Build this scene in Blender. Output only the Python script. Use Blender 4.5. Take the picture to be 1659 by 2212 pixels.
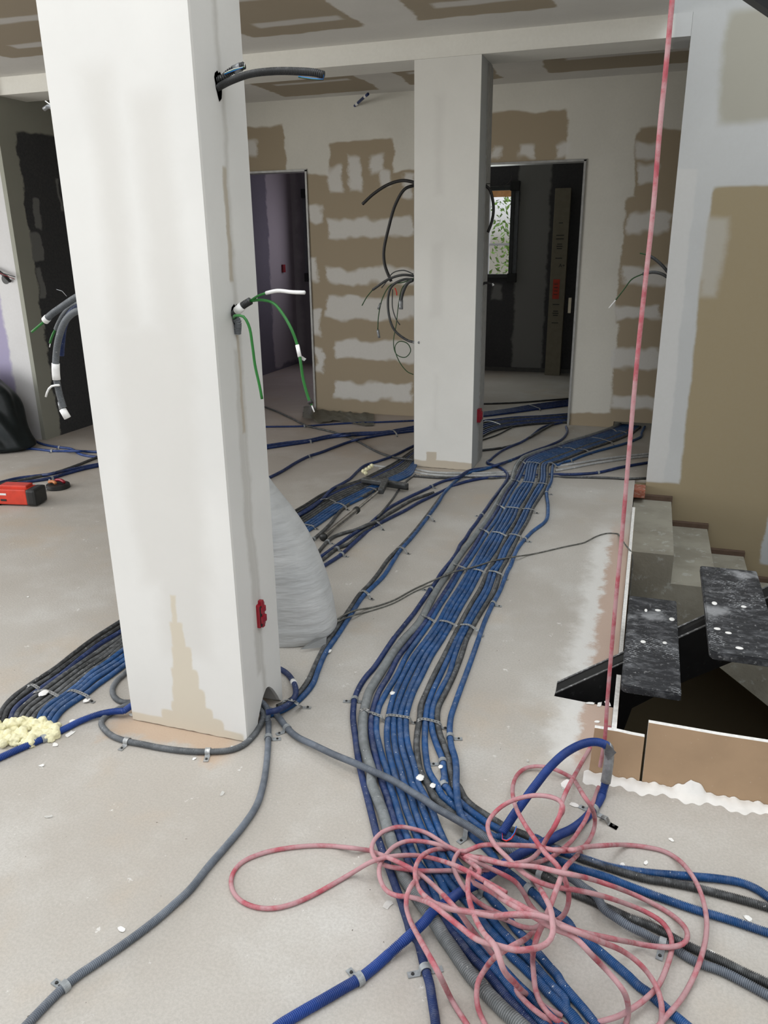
import bpy, bmesh, math, random
import numpy as np
from mathutils import Vector, Matrix
random.seed(7); rng = np.random.default_rng(7)
S = bpy.context.scene; COL = S.collection
for o in list(bpy.data.objects): bpy.data.objects.remove(o)

# ------------------------------------------------------------------ camera
F_PX, CX, CY, HC = 1693.41, 829.5, 1106.0, 1.6
PITCH, YAW, ROLL = math.radians(18.9157), math.radians(18.5034), math.radians(0.7367)
_f = np.array([-math.sin(YAW)*math.cos(PITCH), math.cos(YAW)*math.cos(PITCH), -math.sin(PITCH)])
_r = np.array([math.cos(YAW), math.sin(YAW), 0.0]); _d = np.cross(_f, _r)
R2 = _r*math.cos(ROLL)+_d*math.sin(ROLL); D2 = -_r*math.sin(ROLL)+_d*math.cos(ROLL)
cam_data = bpy.data.cameras.new('camera'); cam = bpy.data.objects.new('camera', cam_data); COL.objects.link(cam)
cam_data.sensor_fit = 'VERTICAL'; cam_data.sensor_height = 36.0; cam_data.lens = F_PX/2212*36.0
cam_data.clip_start = 0.05; cam_data.clip_end = 200
m = Matrix.Identity(4)
for i in range(3):
    m[i][0] = R2[i]; m[i][1] = -D2[i]; m[i][2] = -_f[i]
m[0][3], m[1][3], m[2][3] = 0, 0, HC
cam.matrix_world = m
S.camera = cam

# ------------------------------------------------------------------ world, lights, exposure
S.view_settings.view_transform = 'Standard'; S.view_settings.look = 'None'
S.view_settings.gamma = 1.0; S.view_settings.exposure = -0.22
W_ = bpy.data.worlds.new('World'); S.world = W_; W_.use_nodes = True
nt = W_.node_tree; nt.nodes.clear()
wo = nt.nodes.new('ShaderNodeOutputWorld'); bg = nt.nodes.new('ShaderNodeBackground')
tc = nt.nodes.new('ShaderNodeTexCoord'); sx = nt.nodes.new('ShaderNodeSeparateXYZ'); rp = nt.nodes.new('ShaderNodeValToRGB')
nt.links.new(tc.outputs['Generated'], sx.inputs[0]); nt.links.new(sx.outputs['Z'], rp.inputs[0])
rp.color_ramp.elements[0].position = 0.0; rp.color_ramp.elements[0].color = (0.26, 0.25, 0.22, 1)
rp.color_ramp.elements[1].position = 0.06; rp.color_ramp.elements[1].color = (0.93, 0.96, 1.0, 1)
nt.links.new(rp.outputs[0], bg.inputs[0]); bg.inputs[1].default_value = 1.25
nt.links.new(bg.outputs[0], wo.inputs[0])

def area(name, loc, rot, sx_, sy_, power, color):
    l = bpy.data.lights.new(name, 'AREA'); l.shape = 'RECTANGLE'; l.size = sx_; l.size_y = sy_; l.energy = power; l.color = color
    o = bpy.data.objects.new(name, l); COL.objects.link(o); o.location = loc; o.rotation_euler = rot
    return o
# daylight from the high glazing of the double-height area around the photographer
area('daylight_high', (-1.9, 0.6, 5.0), (math.radians(30), 0, 0), 6.0, 3.5, 170, (1.0, 0.99, 0.965))
# daylight through the glazed left side
area('daylight_left', (-8.6, 0.9, 1.8), (math.radians(90), 0, math.radians(-55)), 4.2, 2.6, 265, (1.0, 0.985, 0.95))
# daylight through the skylight over the stairwell
area('daylight_stairwell', (1.3, 3.9, 5.2), (0, 0, 0), 1.8, 2.4, 66, (0.86, 0.93, 1.0))
# window of the far room on the right
area('daylight_far_room', (-2.05, 10.2, 1.7), (math.radians(-90), 0, 0), 0.6, 0.9, 14, (0.95, 1.0, 0.95))
# window of the small room on the left, violet tinted
area('daylight_small_room', (-3.7, 10.2, 1.7), (math.radians(-90), 0, 0), 0.8, 1.1, 9, (0.92, 0.86, 1.0))

# ------------------------------------------------------------------ pixel rays -> places in the room
def ray(x, y): return (x-CX)/F_PX*R2+(y-CY)/F_PX*D2+_f
def G(x, y, z=0.0):
    v = ray(x, y); return v*((z-HC)/v[2])+np.array([0, 0, HC])
def PY(x, y, Y):
    v = ray(x, y); return v*(Y/v[1])+np.array([0, 0, HC])
def PXP(x, y, X):
    v = ray(x, y); return v*(X/v[0])+np.array([0, 0, HC])

# ------------------------------------------------------------------ helpers
def link(o, parent=None):
    COL.objects.link(o)
    if parent is not None:
        o.parent = parent; o.location = -Vector(parent.get('_w', parent.location)) if False else (-parent.location[0], -parent.location[1], -parent.location[2]) if parent.type == 'EMPTY' else (0, 0, 0)
    return o
def tag(o, label=None, cat=None, group=None, kind=None):
    if label: o['label'] = label
    if cat: o['category'] = cat
    if group: o['group'] = group
    if kind: o['kind'] = kind
    return o
def thing(name, label, cat, loc, group=None):
    o = bpy.data.objects.new(name, None); o.empty_display_size = 0.05; COL.objects.link(o)
    o.location = [float(v) for v in loc]; return tag(o, label, cat, group)
def fast_mesh(name, V, Fc, mat, parent=None, smooth=True):
    """V (n,3) array, Fc (m,4) quads or list"""
    me = bpy.data.meshes.new(name)
    if isinstance(Fc, np.ndarray):
        me.vertices.add(len(V)); me.vertices.foreach_set('co', np.asarray(V, np.float32).ravel())
        k = Fc.shape[1]
        me.loops.add(Fc.size); me.loops.foreach_set('vertex_index', Fc.astype(np.int32).ravel())
        me.polygons.add(len(Fc)); me.polygons.foreach_set('loop_start', np.arange(len(Fc), dtype=np.int32)*k)
        me.polygons.foreach_set('loop_total', np.full(len(Fc), k, np.int32))
        me.update(calc_edges=True)
    else:
        me.from_pydata([tuple(v) for v in V], [], Fc); me.update()
    if smooth: me.polygons.foreach_set('use_smooth', np.ones(len(me.polygons), bool))
    if mat: me.materials.append(mat)
    o = bpy.data.objects.new(name, me); return link(o, parent)
def obj(name, bm, mat, parent=None, smooth=False):
    bmesh.ops.recalc_face_normals(bm, faces=bm.faces[:])
    me = bpy.data.meshes.new(name); bm.to_mesh(me); bm.free()
    for x in (mat if isinstance(mat, (list, tuple)) else [mat]): me.materials.append(x)
    if smooth: me.polygons.foreach_set('use_smooth', np.ones(len(me.polygons), bool))
    return link(bpy.data.objects.new(name, me), parent)
def bx(bm, x0, x1, y0, y1, z0, z1, bev=0, mi=0, M=None):
    vs = [bm.verts.new((x, y, z)) for x in (x0, x1) for y in (y0, y1) for z in (z0, z1)]
    fs = [bm.faces.new([vs[i] for i in q]) for q in ((0, 1, 3, 2), (4, 6, 7, 5), (0, 4, 5, 1), (2, 3, 7, 6), (0, 2, 6, 4), (1, 5, 7, 3))]
    for f in fs: f.material_index = mi
    if bev: bmesh.ops.bevel(bm, geom=list({e for f in fs for e in f.edges}), offset=bev, segments=2, affect='EDGES', profile=0.6)
    return vs
def xform(bm, verts_from, M):
    vs = bm.verts[:][verts_from:]
    for v in vs: v.co = M @ v.co
def prism(bm, poly, axis, a, b, mi=0):
    """extrude a 2D polygon along an axis between a and b"""
    def P(p, t):
        return {'x': (t, p[0], p[1]), 'y': (p[0], t, p[1]), 'z': (p[0], p[1], t)}[axis]
    A = [bm.verts.new(P(p, a)) for p in poly]; B = [bm.verts.new(P(p, b)) for p in poly]
    n = len(poly); fs = [bm.faces.new(A), bm.faces.new(B[::-1])]
    for i in range(n): fs.append(bm.faces.new([A[i], B[i], B[(i+1) % n], A[(i+1) % n]]))
    for f in fs: f.material_index = mi
    return fs
def struct(name, bm, mat, parent=None):
    o = obj(name, bm, mat, parent)
    if parent is None: o['kind'] = 'structure'
    return o

# ------------------------------------------------------------------ materials
def N(nt, t, **kw):
    n = nt.nodes.new(t)
    for k, v in kw.items():
        if k.startswith('i_'): n.inputs[int(k[2:])].default_value = v
        else: setattr(n, k, v)
    return n
def newmat(name):
    m = bpy.data.materials.new(name); m.use_nodes = True
    nt = m.node_tree; b = nt.nodes['Principled BSDF']; return m, nt, b
def mathn(nt, op, a, b=None, clamp=False):
    n = nt.nodes.new('ShaderNodeMath'); n.operation = op; n.use_clamp = clamp
    for i, v in enumerate((a, b)):
        if v is None: continue
        if isinstance(v, (int, float)): n.inputs[i].default_value = v
        else: nt.links.new(v, n.inputs[i])
    return n.outputs[0]
def mixc(nt, fac, a, b):
    n = nt.nodes.new('ShaderNodeMix'); n.data_type = 'RGBA'
    for i, v in ((0, fac), (6, a), (7, b)):
        if isinstance(v, (int, float)): n.inputs[i].default_value = v
        elif isinstance(v, tuple): n.inputs[i].default_value = (*v[:3], 1)
        else: nt.links.new(v, n.inputs[i])
    return n.outputs[2]
def noise(nt, vec, scale, detail=4, rough=0.55):
    n = N(nt, 'ShaderNodeTexNoise'); n.inputs['Scale'].default_value = scale
    n.inputs['Detail'].default_value = detail; n.inputs['Roughness'].default_value = rough
    if vec is not None: nt.links.new(vec, n.inputs['Vector'])
    return n.outputs['Fac']
def smooth01(nt, v, lo, hi):
    n = N(nt, 'ShaderNodeMapRange'); n.interpolation_type = 'SMOOTHSTEP'; n.clamp = True
    nt.links.new(v, n.inputs['Value']); n.inputs['From Min'].default_value = lo; n.inputs['From Max'].default_value = hi
    return n.outputs['Result']
def bump(nt, b, h, strength, dist):
    n = N(nt, 'ShaderNodeBump'); n.inputs['Strength'].default_value = strength; n.inputs['Distance'].default_value = dist
    nt.links.new(h, n.inputs['Height']); nt.links.new(n.outputs[0], b.inputs['Normal'])
def pos(nt): return N(nt, 'ShaderNodeNewGeometry').outputs['Position']
def plain(name, col, rough=0.6, metal=0.0, var=0.12, vscale=20, dust=None, bmp=0.0, bscale=200, spec=0.5):
    m, nt, b = newmat(name); p = pos(nt)
    n1 = noise(nt, p, vscale, 5)
    dark = tuple(c*(1-var) for c in col); lite = tuple(min(1, c*(1+var)) for c in col)
    c = mixc(nt, smooth01(nt, n1, 0.3, 0.7), dark, lite)
    if dust:
        dc, amt, sc, lo, hi = dust
        d1 = smooth01(nt, noise(nt, p, sc, 6, 0.65), lo, hi)
        c = mixc(nt, mathn(nt, 'MULTIPLY', d1, amt), c, dc)
    nt.links.new(c, b.inputs['Base Color'])
    b.inputs['Roughness'].default_value = rough; b.inputs['Metallic'].default_value = metal
    b.inputs['Specular IOR Level'].default_value = spec
    if bmp: bump(nt, b, noise(nt, p, bscale, 4), bmp, 0.002)
    return m
WHITE = (0.80, 0.79, 0.76)
def conduit_mat(name, col, dusty=0.35, speck=True):
    m, nt, b = newmat(name); p = pos(nt)
    c = mixc(nt, smooth01(nt, noise(nt, p, 9, 3), 0.35, 0.65), tuple(x*0.8 for x in col), tuple(x*1.2 for x in col))
    veil = smooth01(nt, noise(nt, p, 38, 6, 0.7), 0.38, 0.78)
    up = N(nt, 'ShaderNodeNewGeometry').outputs['Normal']; sz = N(nt, 'ShaderNodeSeparateXYZ'); nt.links.new(up, sz.inputs[0])
    top = smooth01(nt, sz.outputs['Z'], -0.2, 0.9)
    c = mixc(nt, mathn(nt, 'MULTIPLY', mathn(nt, 'MULTIPLY', veil, top), dusty), c, (0.50, 0.52, 0.54))
    if speck:
        sp = smooth01(nt, noise(nt, p, 120, 3, 0.6), 0.675, 0.72)
        c = mixc(nt, mathn(nt, 'MULTIPLY', mathn(nt, 'MULTIPLY', sp, top), 0.8), c, WHITE)
    nt.links.new(c, b.inputs['Base Color']); b.inputs['Roughness'].default_value = 0.48
    b.inputs['Specular IOR Level'].default_value = 0.42
    return m
M = {}
M['blue'] = conduit_mat('blue_conduit', (0.008, 0.066, 0.205), 0.2)
M['blue_far'] = conduit_mat('blue_conduit_dusty', (0.013, 0.045, 0.19), 0.22)
M['navy'] = conduit_mat('navy_conduit', (0.007, 0.024, 0.105), 0.14)
M['violet'] = conduit_mat('violet_blue_conduit', (0.013, 0.032, 0.12), 0.22)
M['brightblue'] = conduit_mat('bright_blue_conduit', (0.008, 0.042, 0.215), 0.05, False)
M['gray'] = conduit_mat('gray_conduit', (0.115, 0.125, 0.135), 0.25)
M['dark'] = conduit_mat('dark_gray_conduit', (0.045, 0.047, 0.048), 0.3)
M['black'] = conduit_mat('black_conduit', (0.022, 0.023, 0.024), 0.2)
M['bluegray'] = conduit_mat('blue_gray_conduit', (0.12, 0.14, 0.17), 0.2, False)
M['silver'] = conduit_mat('light_gray_conduit', (0.165, 0.178, 0.18), 0.3)
M['palegray'] = plain('pale_gray_tube', (0.42, 0.43, 0.43), 0.5, dust=(WHITE, 0.5, 60, 0.5, 0.7))
M['steel'] = plain('galvanised_steel', (0.42, 0.43, 0.43), 0.42, 0.55, 0.2, 60, dust=(WHITE, 0.6, 90, 0.56, 0.66))
M['clip'] = plain('gray_clip_steel', (0.30, 0.32, 0.33), 0.5, 0.1, 0.2, 60)
M['chrome'] = plain('chrome_tube', (0.45, 0.44, 0.42), 0.22, 0.9, 0.2, 30)
M['screw'] = plain('dark_screw', (0.05, 0.05, 0.05), 0.5, 0.6)
M['rope'] = plain('pink_dusty_rope', (0.42, 0.085, 0.11), 0.9, dust=((0.50, 0.31, 0.325), 0.9, 14, 0.34, 0.60), bmp=0.6, bscale=600)
M['plasterbit'] = plain('plaster_flake', (0.82, 0.81, 0.78), 0.8, var=0.05)
M['cardboard_board'] = plain('plasterboard_paper', (0.42, 0.29, 0.18), 0.85, var=0.06, vscale=6, dust=((0.75, 0.7, 0.62), 0.35, 90, 0.66, 0.72))
M['gypsum'] = plain('gypsum_edge', (0.78, 0.77, 0.74), 0.9, var=0.1, vscale=80)
M['sack'] = None
M['trash'] = plain('black_plastic_bag', (0.008, 0.012, 0.013), 0.38, var=0.3, spec=0.35)
M['red'] = plain('red_plastic', (0.62, 0.05, 0.025), 0.45, var=0.1)
M['darkred'] = plain('dark_red_plastic', (0.28, 0.008, 0.02), 0.25, var=0.15)
M['blackp'] = plain('black_plastic', (0.014, 0.015, 0.015), 0.5)
M['orangep'] = plain('orange_grip', (0.55, 0.2, 0.07), 0.5)
M['green'] = plain('green_cable', (0.014, 0.155, 0.022), 0.45, var=0.1)
M['darkgreen'] = plain('dark_green_wire', (0.015, 0.06, 0.015), 0.5)
M['cable'] = plain('black_cable', (0.013, 0.012, 0.012), 0.5)
M['graycable'] = plain('gray_cable', (0.085, 0.085, 0.075), 0.6, dust=((0.3, 0.3, 0.27), 0.4, 60, 0.45, 0.65))
M['tape'] = plain('white_tape', (0.78, 0.78, 0.77), 0.6, var=0.05)
M['ducttape'] = plain('gray_duct_tape', (0.25, 0.26, 0.27), 0.32, 0.3, 0.25, 40)
M['foam'] = plain('expanding_foam', (0.80, 0.76, 0.50), 0.85, var=0.1, vscale=40, bmp=0.5, bscale=60)
M['redwire'] = plain('red_wire', (0.6, 0.02, 0.01), 0.4)
M['bluewire'] = plain('blue_wire', (0.02, 0.18, 0.6), 0.4)
M['frame'] = plain('anthracite_frame', (0.045, 0.05, 0.05), 0.5)
M['brick'] = plain('red_brick', (0.30, 0.10, 0.06), 0.9, dust=((0.5, 0.4, 0.34), 0.5, 50, 0.5, 0.65))
M['orangeboard'] = plain('orange_board', (0.62, 0.30, 0.10), 0.7)
M['whitepaint'] = plain('white_paint', (0.85, 0.86, 0.87), 0.5, var=0.03)
M['leaf'] = plain('leaf_green', (0.20, 0.36, 0.07), 0.6, var=0.5, vscale=8)
M['bark'] = plain('bark', (0.12, 0.09, 0.06), 0.9)
M['carton'] = plain('carton', (0.26, 0.235, 0.175), 0.8, var=0.06)
M['print'] = plain('carton_print', (0.05, 0.05, 0.045), 0.8)
M['redlabel'] = plain('red_sticker', (0.60, 0.06, 0.03), 0.6)
M['edge'] = plain('metal_corner_bead', (0.36, 0.36, 0.35), 0.5, 0.3)

def sheet_material(name, base, layers, axes, rough=0.88, fine=0.03, base2=None):
    """board / joint compound areas. layers: (colour, rects, softness, wobble, amount); rect = (a0,a1,b0,b1) in metres on the given world axes"""
    m, nt, b = newmat(name); p = pos(nt); s = N(nt, 'ShaderNodeSeparateXYZ'); nt.links.new(p, s.inputs[0])
    A, B = s.outputs[axes[0]], s.outputs[axes[1]]
    vA = noise(nt, p, 3.2, 2); vB = noise(nt, p, 12, 4, 0.7)
    wob = mathn(nt, 'ADD', mathn(nt, 'SUBTRACT', vA, 0.5), mathn(nt, 'MULTIPLY', mathn(nt, 'SUBTRACT', vB, 0.5), 0.6))
    vC = noise(nt, N_shift(nt, p), 4.1, 2); wob2 = mathn(nt, 'SUBTRACT', vC, 0.5)
    fineN = noise(nt, p, 55, 5, 0.65)
    c = mixc(nt, smooth01(nt, noise(nt, p, 1.4, 4), 0.3, 0.7), tuple(x*0.95 for x in base), tuple(x*1.04 for x in base))
    for col, rects, soft, wb, amt in layers:
        tot = None
        a_ = mathn(nt, 'ADD', A, mathn(nt, 'MULTIPLY', wob, wb)); b_ = mathn(nt, 'ADD', B, mathn(nt, 'MULTIPLY', wob2, wb))
        for (a0, a1, b0, b1) in rects:
            if a0 > a1: a0, a1 = a1, a0
            if b0 > b1: b0, b1 = b1, b0
            ha, hb = (a1-a0)/2, (b1-b0)/2
            da = mathn(nt, 'SUBTRACT', mathn(nt, 'ABSOLUTE', mathn(nt, 'SUBTRACT', a_, (a0+a1)/2)), ha)
            db = mathn(nt, 'SUBTRACT', mathn(nt, 'ABSOLUTE', mathn(nt, 'SUBTRACT', b_, (b0+b1)/2)), hb)
            mx = nt.nodes.new('ShaderNodeMath'); mx.operation = 'SMOOTH_MAX'; nt.links.new(da, mx.inputs[0]); nt.links.new(db, mx.inputs[1]); mx.inputs[2].default_value = min(min(ha, hb)*0.5, 0.045)
            d = mx.outputs[0]
            tot = d if tot is None else mathn(nt, 'MINIMUM', tot, d)
        fac = smooth01(nt, mathn(nt, 'MULTIPLY', tot, -1.0), -soft, soft)
        c = mixc(nt, mathn(nt, 'MULTIPLY', fac, amt), c, col)
    c = mixc(nt, mathn(nt, 'MULTIPLY', smooth01(nt, fineN, 0.3, 0.7), fine*2), c, (0.35, 0.33, 0.28))
    # small white scuffs
    sp = smooth01(nt, noise(nt, p, 26, 5, 0.7), 0.72, 0.76)
    c = mixc(nt, mathn(nt, 'MULTIPLY', sp, 0.5), c, (0.7, 0.69, 0.66))
    nt.links.new(c, b.inputs['Base Color']); b.inputs['Roughness'].default_value = rough; b.inputs['Specular IOR Level'].default_value = 0.25
    bump(nt, b, vB, 0.12, 0.003)
    return m
def N_shift(nt, p):
    v = N(nt, 'ShaderNodeVectorMath'); v.operation = 'ADD'; nt.links.new(p, v.inputs[0]); v.inputs[1].default_value = (13.1, 7.7, 3.3)
    return v.outputs[0]
def rY(Y, *boxes):
    out = []
    for x0, y0, x1, y1 in boxes:
        c = PY((x0+x1)/2, (y0+y1)/2, Y); a = PY(x0, (y0+y1)/2, Y); b2 = PY(x1, (y0+y1)/2, Y); t = PY((x0+x1)/2, y0, Y); u = PY((x0+x1)/2, y1, Y)
        out.append((float(a[0]), float(b2[0]), float(u[2]), float(t[2])))
    return out
PLA = (0.66, 0.655, 0.62); PLW = (0.86, 0.855, 0.83); KRA = (0.42, 0.345, 0.235); KRD = (0.30, 0.25, 0.18); LIL = (0.37, 0.34, 0.50)
DRK = (0.050, 0.052, 0.058)

# ------------------------------------------------------------------ setting
CEIL = 2.838
# floor slab with the stairwell opening
m, nt, b = newmat('concrete_screed'); p = pos(nt)
c = mixc(nt, smooth01(nt, noise(nt, p, 0.9, 4), 0.3, 0.7), (0.44, 0.405, 0.36), (0.52, 0.495, 0.455))
c = mixc(nt, mathn(nt, 'MULTIPLY', smooth01(nt, noise(nt, p, 2.6, 5, 0.6), 0.45, 0.75), 0.6), c, (0.62, 0.61, 0.58))
c = mixc(nt, mathn(nt, 'MULTIPLY', smooth01(nt, noise(nt, N_shift(nt, p), 1.7, 4, 0.6), 0.52, 0.72), 0.55), c, (0.50, 0.41, 0.31))
c = mixc(nt, mathn(nt, 'MULTIPLY', smooth01(nt, noise(nt, p, 130, 4, 0.7), 0.35, 0.65), 0.30), c, (0.30, 0.28, 0.25))
c = mixc(nt, smooth01(nt, noise(nt, p, 60, 3, 0.6), 0.72, 0.745), c, (0.13, 0.11, 0.09))
c = mixc(nt, mathn(nt, 'MULTIPLY', smooth01(nt, noise(nt, N_shift(nt, p), 14, 6, 0.78), 0.64, 0.69), 0.7), c, (0.74, 0.73, 0.70))
s = N(nt, 'ShaderNodeSeparateXYZ'); nt.links.new(p, s.inputs[0]); wx = mathn(nt, 'MULTIPLY', mathn(nt, 'SUBTRACT', noise(nt, p, 5, 4, 0.6), 0.5), 0.35)
st_ = mathn(nt, 'MULTIPLY', smooth01(nt, mathn(nt, 'ADD', s.outputs['Y'], wx), 1.86, 1.93), mathn(nt, 'MULTIPLY', smooth01(nt, mathn(nt, 'ADD', s.outputs['X'], wx), -1.72, -1.62), mathn(nt, 'MULTIPLY', smooth01(nt, mathn(nt, 'MULTIPLY', s.outputs['X'], -1), 1.15, 1.25), smooth01(nt, mathn(nt, 'MULTIPLY', s.outputs['Y'], -1), -2.4, -2.2))))
c = mixc(nt, mathn(nt, 'MULTIPLY', st_, 0.75), c, (0.50, 0.36, 0.25))
# brick dust along the stairwell edge and a darker, pinkish tone growing toward the back left
s = N(nt, 'ShaderNodeSeparateXYZ'); nt.links.new(p, s.inputs[0])
wobx = mathn(nt, 'MULTIPLY', mathn(nt, 'SUBTRACT', noise(nt, p, 9, 5, 0.7), 0.5), 0.16)
xe = mathn(nt, 'ADD', s.outputs['X'], wobx)
inY = mathn(nt, 'MULTIPLY', smooth01(nt, s.outputs['Y'], 2.1, 2.3), smooth01(nt, mathn(nt, 'MULTIPLY', s.outputs['Y'], -1), -4.8, -4.2))
c = mixc(nt, mathn(nt, 'MULTIPLY', mathn(nt, 'MULTIPLY', smooth01(nt, xe, -0.24, -0.14), inY), 0.7), c, (0.74, 0.73, 0.70))
c = mixc(nt, mathn(nt, 'MULTIPLY', mathn(nt, 'MULTIPLY', smooth01(nt, xe, -0.12, -0.08), inY), 0.75), c, (0.42, 0.27, 0.19))
c = mixc(nt, mathn(nt, 'MULTIPLY', mathn(nt, 'MULTIPLY', smooth01(nt, s.outputs['Y'], 4.0, 7.0), smooth01(nt, mathn(nt, 'MULTIPLY', s.outputs['X'], -1), 0.9, 2.4)), 0.5), c, (0.37, 0.29, 0.255))
nt.links.new(c, b.inputs['Base Color']); b.inputs['Roughness'].default_value = 0.82; b.inputs['Specular IOR Level'].default_value = 0.3
bump(nt, b, noise(nt, p, 110, 6, 0.7), 0.35, 0.004)
M['floor'] = m
bm = bmesh.new()
bx(bm, -8, -0.22, -2.0, 10.6, -0.3, 0)
prism(bm, [(-0.22, -2.0), (0, -2.0), (0, 2.585), (-0.1, 2.592), (-0.213, 2.60), (-0.22, 2.60)], 'z', -0.3, 0)
prism(bm, [(-0.22, 2.60), (-0.213, 2.60), (-0.207, 2.68), (-0.1, 2.77), (0, 2.86), (0, 10.6), (-0.22, 10.6)], 'z', -0.3, 0)
bx(bm, 0, 3, -2.0, 2.18, -0.3, 0); bx(bm, 0, 3, 5.6, 10.6, -0.3, 0)
struct('floor', bm, M['floor'])

ceil_r = [(-2.55, -1.80, 3.2, 5.12), (-1.45, -0.66, 3.2, 5.12), (-4.35, -2.95, 3.2, 5.02), (-0.35, -0.05, 3.2, 4.6), (-1.45, 0.0, -1, 3.1), (-4.4, -1.8, -1, 3.1),
          (-3.25, -2.36, 6.15, 7.1), (-2.05, -1.30, 6.0, 7.0), (-0.92, 0.6, 6.05, 6.95), (-4.9, -3.6, 6.1, 7.0)]
ceil_w = [(-2.40, -1.86, 4.82, 4.92), (-1.30, -0.74, 4.80, 4.90), (-4.1, -3.1, 4.72, 4.82), (-2.40, -1.9, 4.30, 4.40), (-1.3, -.75, 4.3, 4.4), (-4.0, -3.1, 4.2, 4.3),
          (-3.1, -2.45, 6.55, 6.62), (-0.75, 0.3, 6.45, 6.53), (-1.95, -1.4, 6.5, 6.58)]
M['ceil'] = sheet_material('ceiling_boards', (0.70, 0.69, 0.66), [((0.38, 0.325, 0.245), ceil_r, 0.012, 0.10, 1.0), ((0.68, 0.67, 0.65), ceil_w, 0.02, 0.05, 0.85)], ('X', 'Y'))
bm = bmesh.new()
bx(bm, -8, -0.03, 2.3, 5.5, CEIL, CEIL+0.25); bx(bm, -8, -0.03, 5.5, 5.6, CEIL, CEIL+0.25); bx(bm, -8, 3, 5.6, 10.6, CEIL, CEIL+0.25)
struct('ceiling', bm, M['ceil'])

# header beam over the openings, in one plane with the pillars
M['header'] = sheet_material('header_plaster', (0.80, 0.79, 0.74), [((0.84, 0.835, 0.79), [(-6, -0.05, 2.72, 2.80)], 0.03, 0.05, 0.5), ((0.51, 0.52, 0.52), [(-0.03, 0.3, 2.6, 2.9)], 0.02, 0.05, 1.0)], ('X', 'Z'))
bm = bmesh.new(); bx(bm, -7.5, 0.074, 5.5, 5.82, 2.717, CEIL); struct('wall_header', bm, M['header'])

# back wall with two door openings and the slot at its foot
br = rY(7.25, (528, 272, 616, 380), (668, 372, 900, 930), (712, 305, 852, 400), (1050, 238, 1226, 352), (1372, 276, 1500, 430), (1340, 425, 1500, 700), (1325, 690, 1440, 930), (1228, 895, 1420, 935))
wr = rY(7.25, (706, 472, 888, 512), (706, 580, 900, 612), (706, 641, 900, 690), (722, 733, 900, 778), (722, 828, 888, 864), (662, 440, 694, 478), (664, 556, 688, 606), (672, 668, 696, 722), (680, 752, 696, 806),
        (712, 362, 738, 412), (752, 342, 778, 412), (800, 338, 830, 372), (818, 366, 846, 400), (870, 378, 890, 430), (530, 302, 552, 338), (1204, 308, 1232, 340), (1116, 312, 1146, 338), (1060, 312, 1078, 342),
        (1380, 306, 1424, 342), (1378, 352, 1420, 394), (1352, 462, 1450, 504), (1344, 574, 1450, 612), (1330, 660, 1430, 690), (1322, 752, 1425, 798), (1320, 858, 1425, 886))
M['backwall'] = sheet_material('back_wall_boards', (0.68, 0.665, 0.605), [((0.37, 0.305, 0.215), br, 0.012, 0.10, 1.0), ((0.68, 0.67, 0.64), wr, 0.02, 0.17, 0.9)], ('X', 'Z'))
bm = bmesh.new(); Y0, Y1 = 7.25, 7.37
bx(bm, -5.1, -4.05, Y0, Y1, 0, CEIL); bx(bm, -4.05, -3.14, Y0, Y1, 2.25, CEIL); bx(bm, -3.14, -1.62, Y0, Y1, 0, CEIL)
bx(bm, -1.62, -0.627, Y0, Y1, 2.235, CEIL); bx(bm, -0.627, -0.23, Y0, Y1, 0, CEIL); bx(bm, -0.23, 0.10, Y0, Y1, 0.055, CEIL); bx(bm, 0.10, 3, Y0, Y1, 0, CEIL)
struct('wall_back', bm, M['backwall'])
# metal edges of the two door openings
for n_, (xa, xb, zt) in (('trim_1', (-4.05, -3.14, 2.25)), ('trim_2', (-1.62, -0.627, 2.235))):
    bm = bmesh.new(); bx(bm, xb-0.012, xb+0.006, 7.236, 7.385, 0, zt); bx(bm, xa, xb+0.006, 7.236, 7.385, zt-0.012, zt+0.006)
    struct(n_, bm, M['edge'])

# left wall end with the dark board side
M['wl_front'] = sheet_material('left_wall_front', (0.64, 0.64, 0.65), [(LIL, [(-8, -5.20, -0.2, 1.45)], 0.02, 0.10, 1.0)], ('X', 'Z'))
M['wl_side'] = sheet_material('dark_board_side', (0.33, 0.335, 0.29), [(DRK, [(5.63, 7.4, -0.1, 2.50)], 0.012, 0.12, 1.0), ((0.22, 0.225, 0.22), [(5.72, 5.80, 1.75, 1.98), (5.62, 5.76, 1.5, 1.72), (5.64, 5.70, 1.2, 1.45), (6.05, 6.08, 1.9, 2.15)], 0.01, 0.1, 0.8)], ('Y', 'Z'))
bm = bmesh.new(); bx(bm, -7.5, -4.99, 5.45, 5.5, 0, CEIL); o = struct('wall_left_front', bm, M['wl_front'])
bm = bmesh.new(); bx(bm, -4.99, -4.95, 5.45, 7.25, 0, CEIL); struct('wall_left_side', bm, M['wl_side'])
bm = bmesh.new(); bx(bm, -8.0, -7.9, 4.6, 5.5, 0, CEIL); struct('wall_left', bm, plain('left_plaster', PLA))
bm = bmesh.new(); bx(bm, 1.6, 1.7, 5.5, 7.25, 0, CEIL); struct('wall_alcove_right', bm, M['backwall'])

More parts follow.
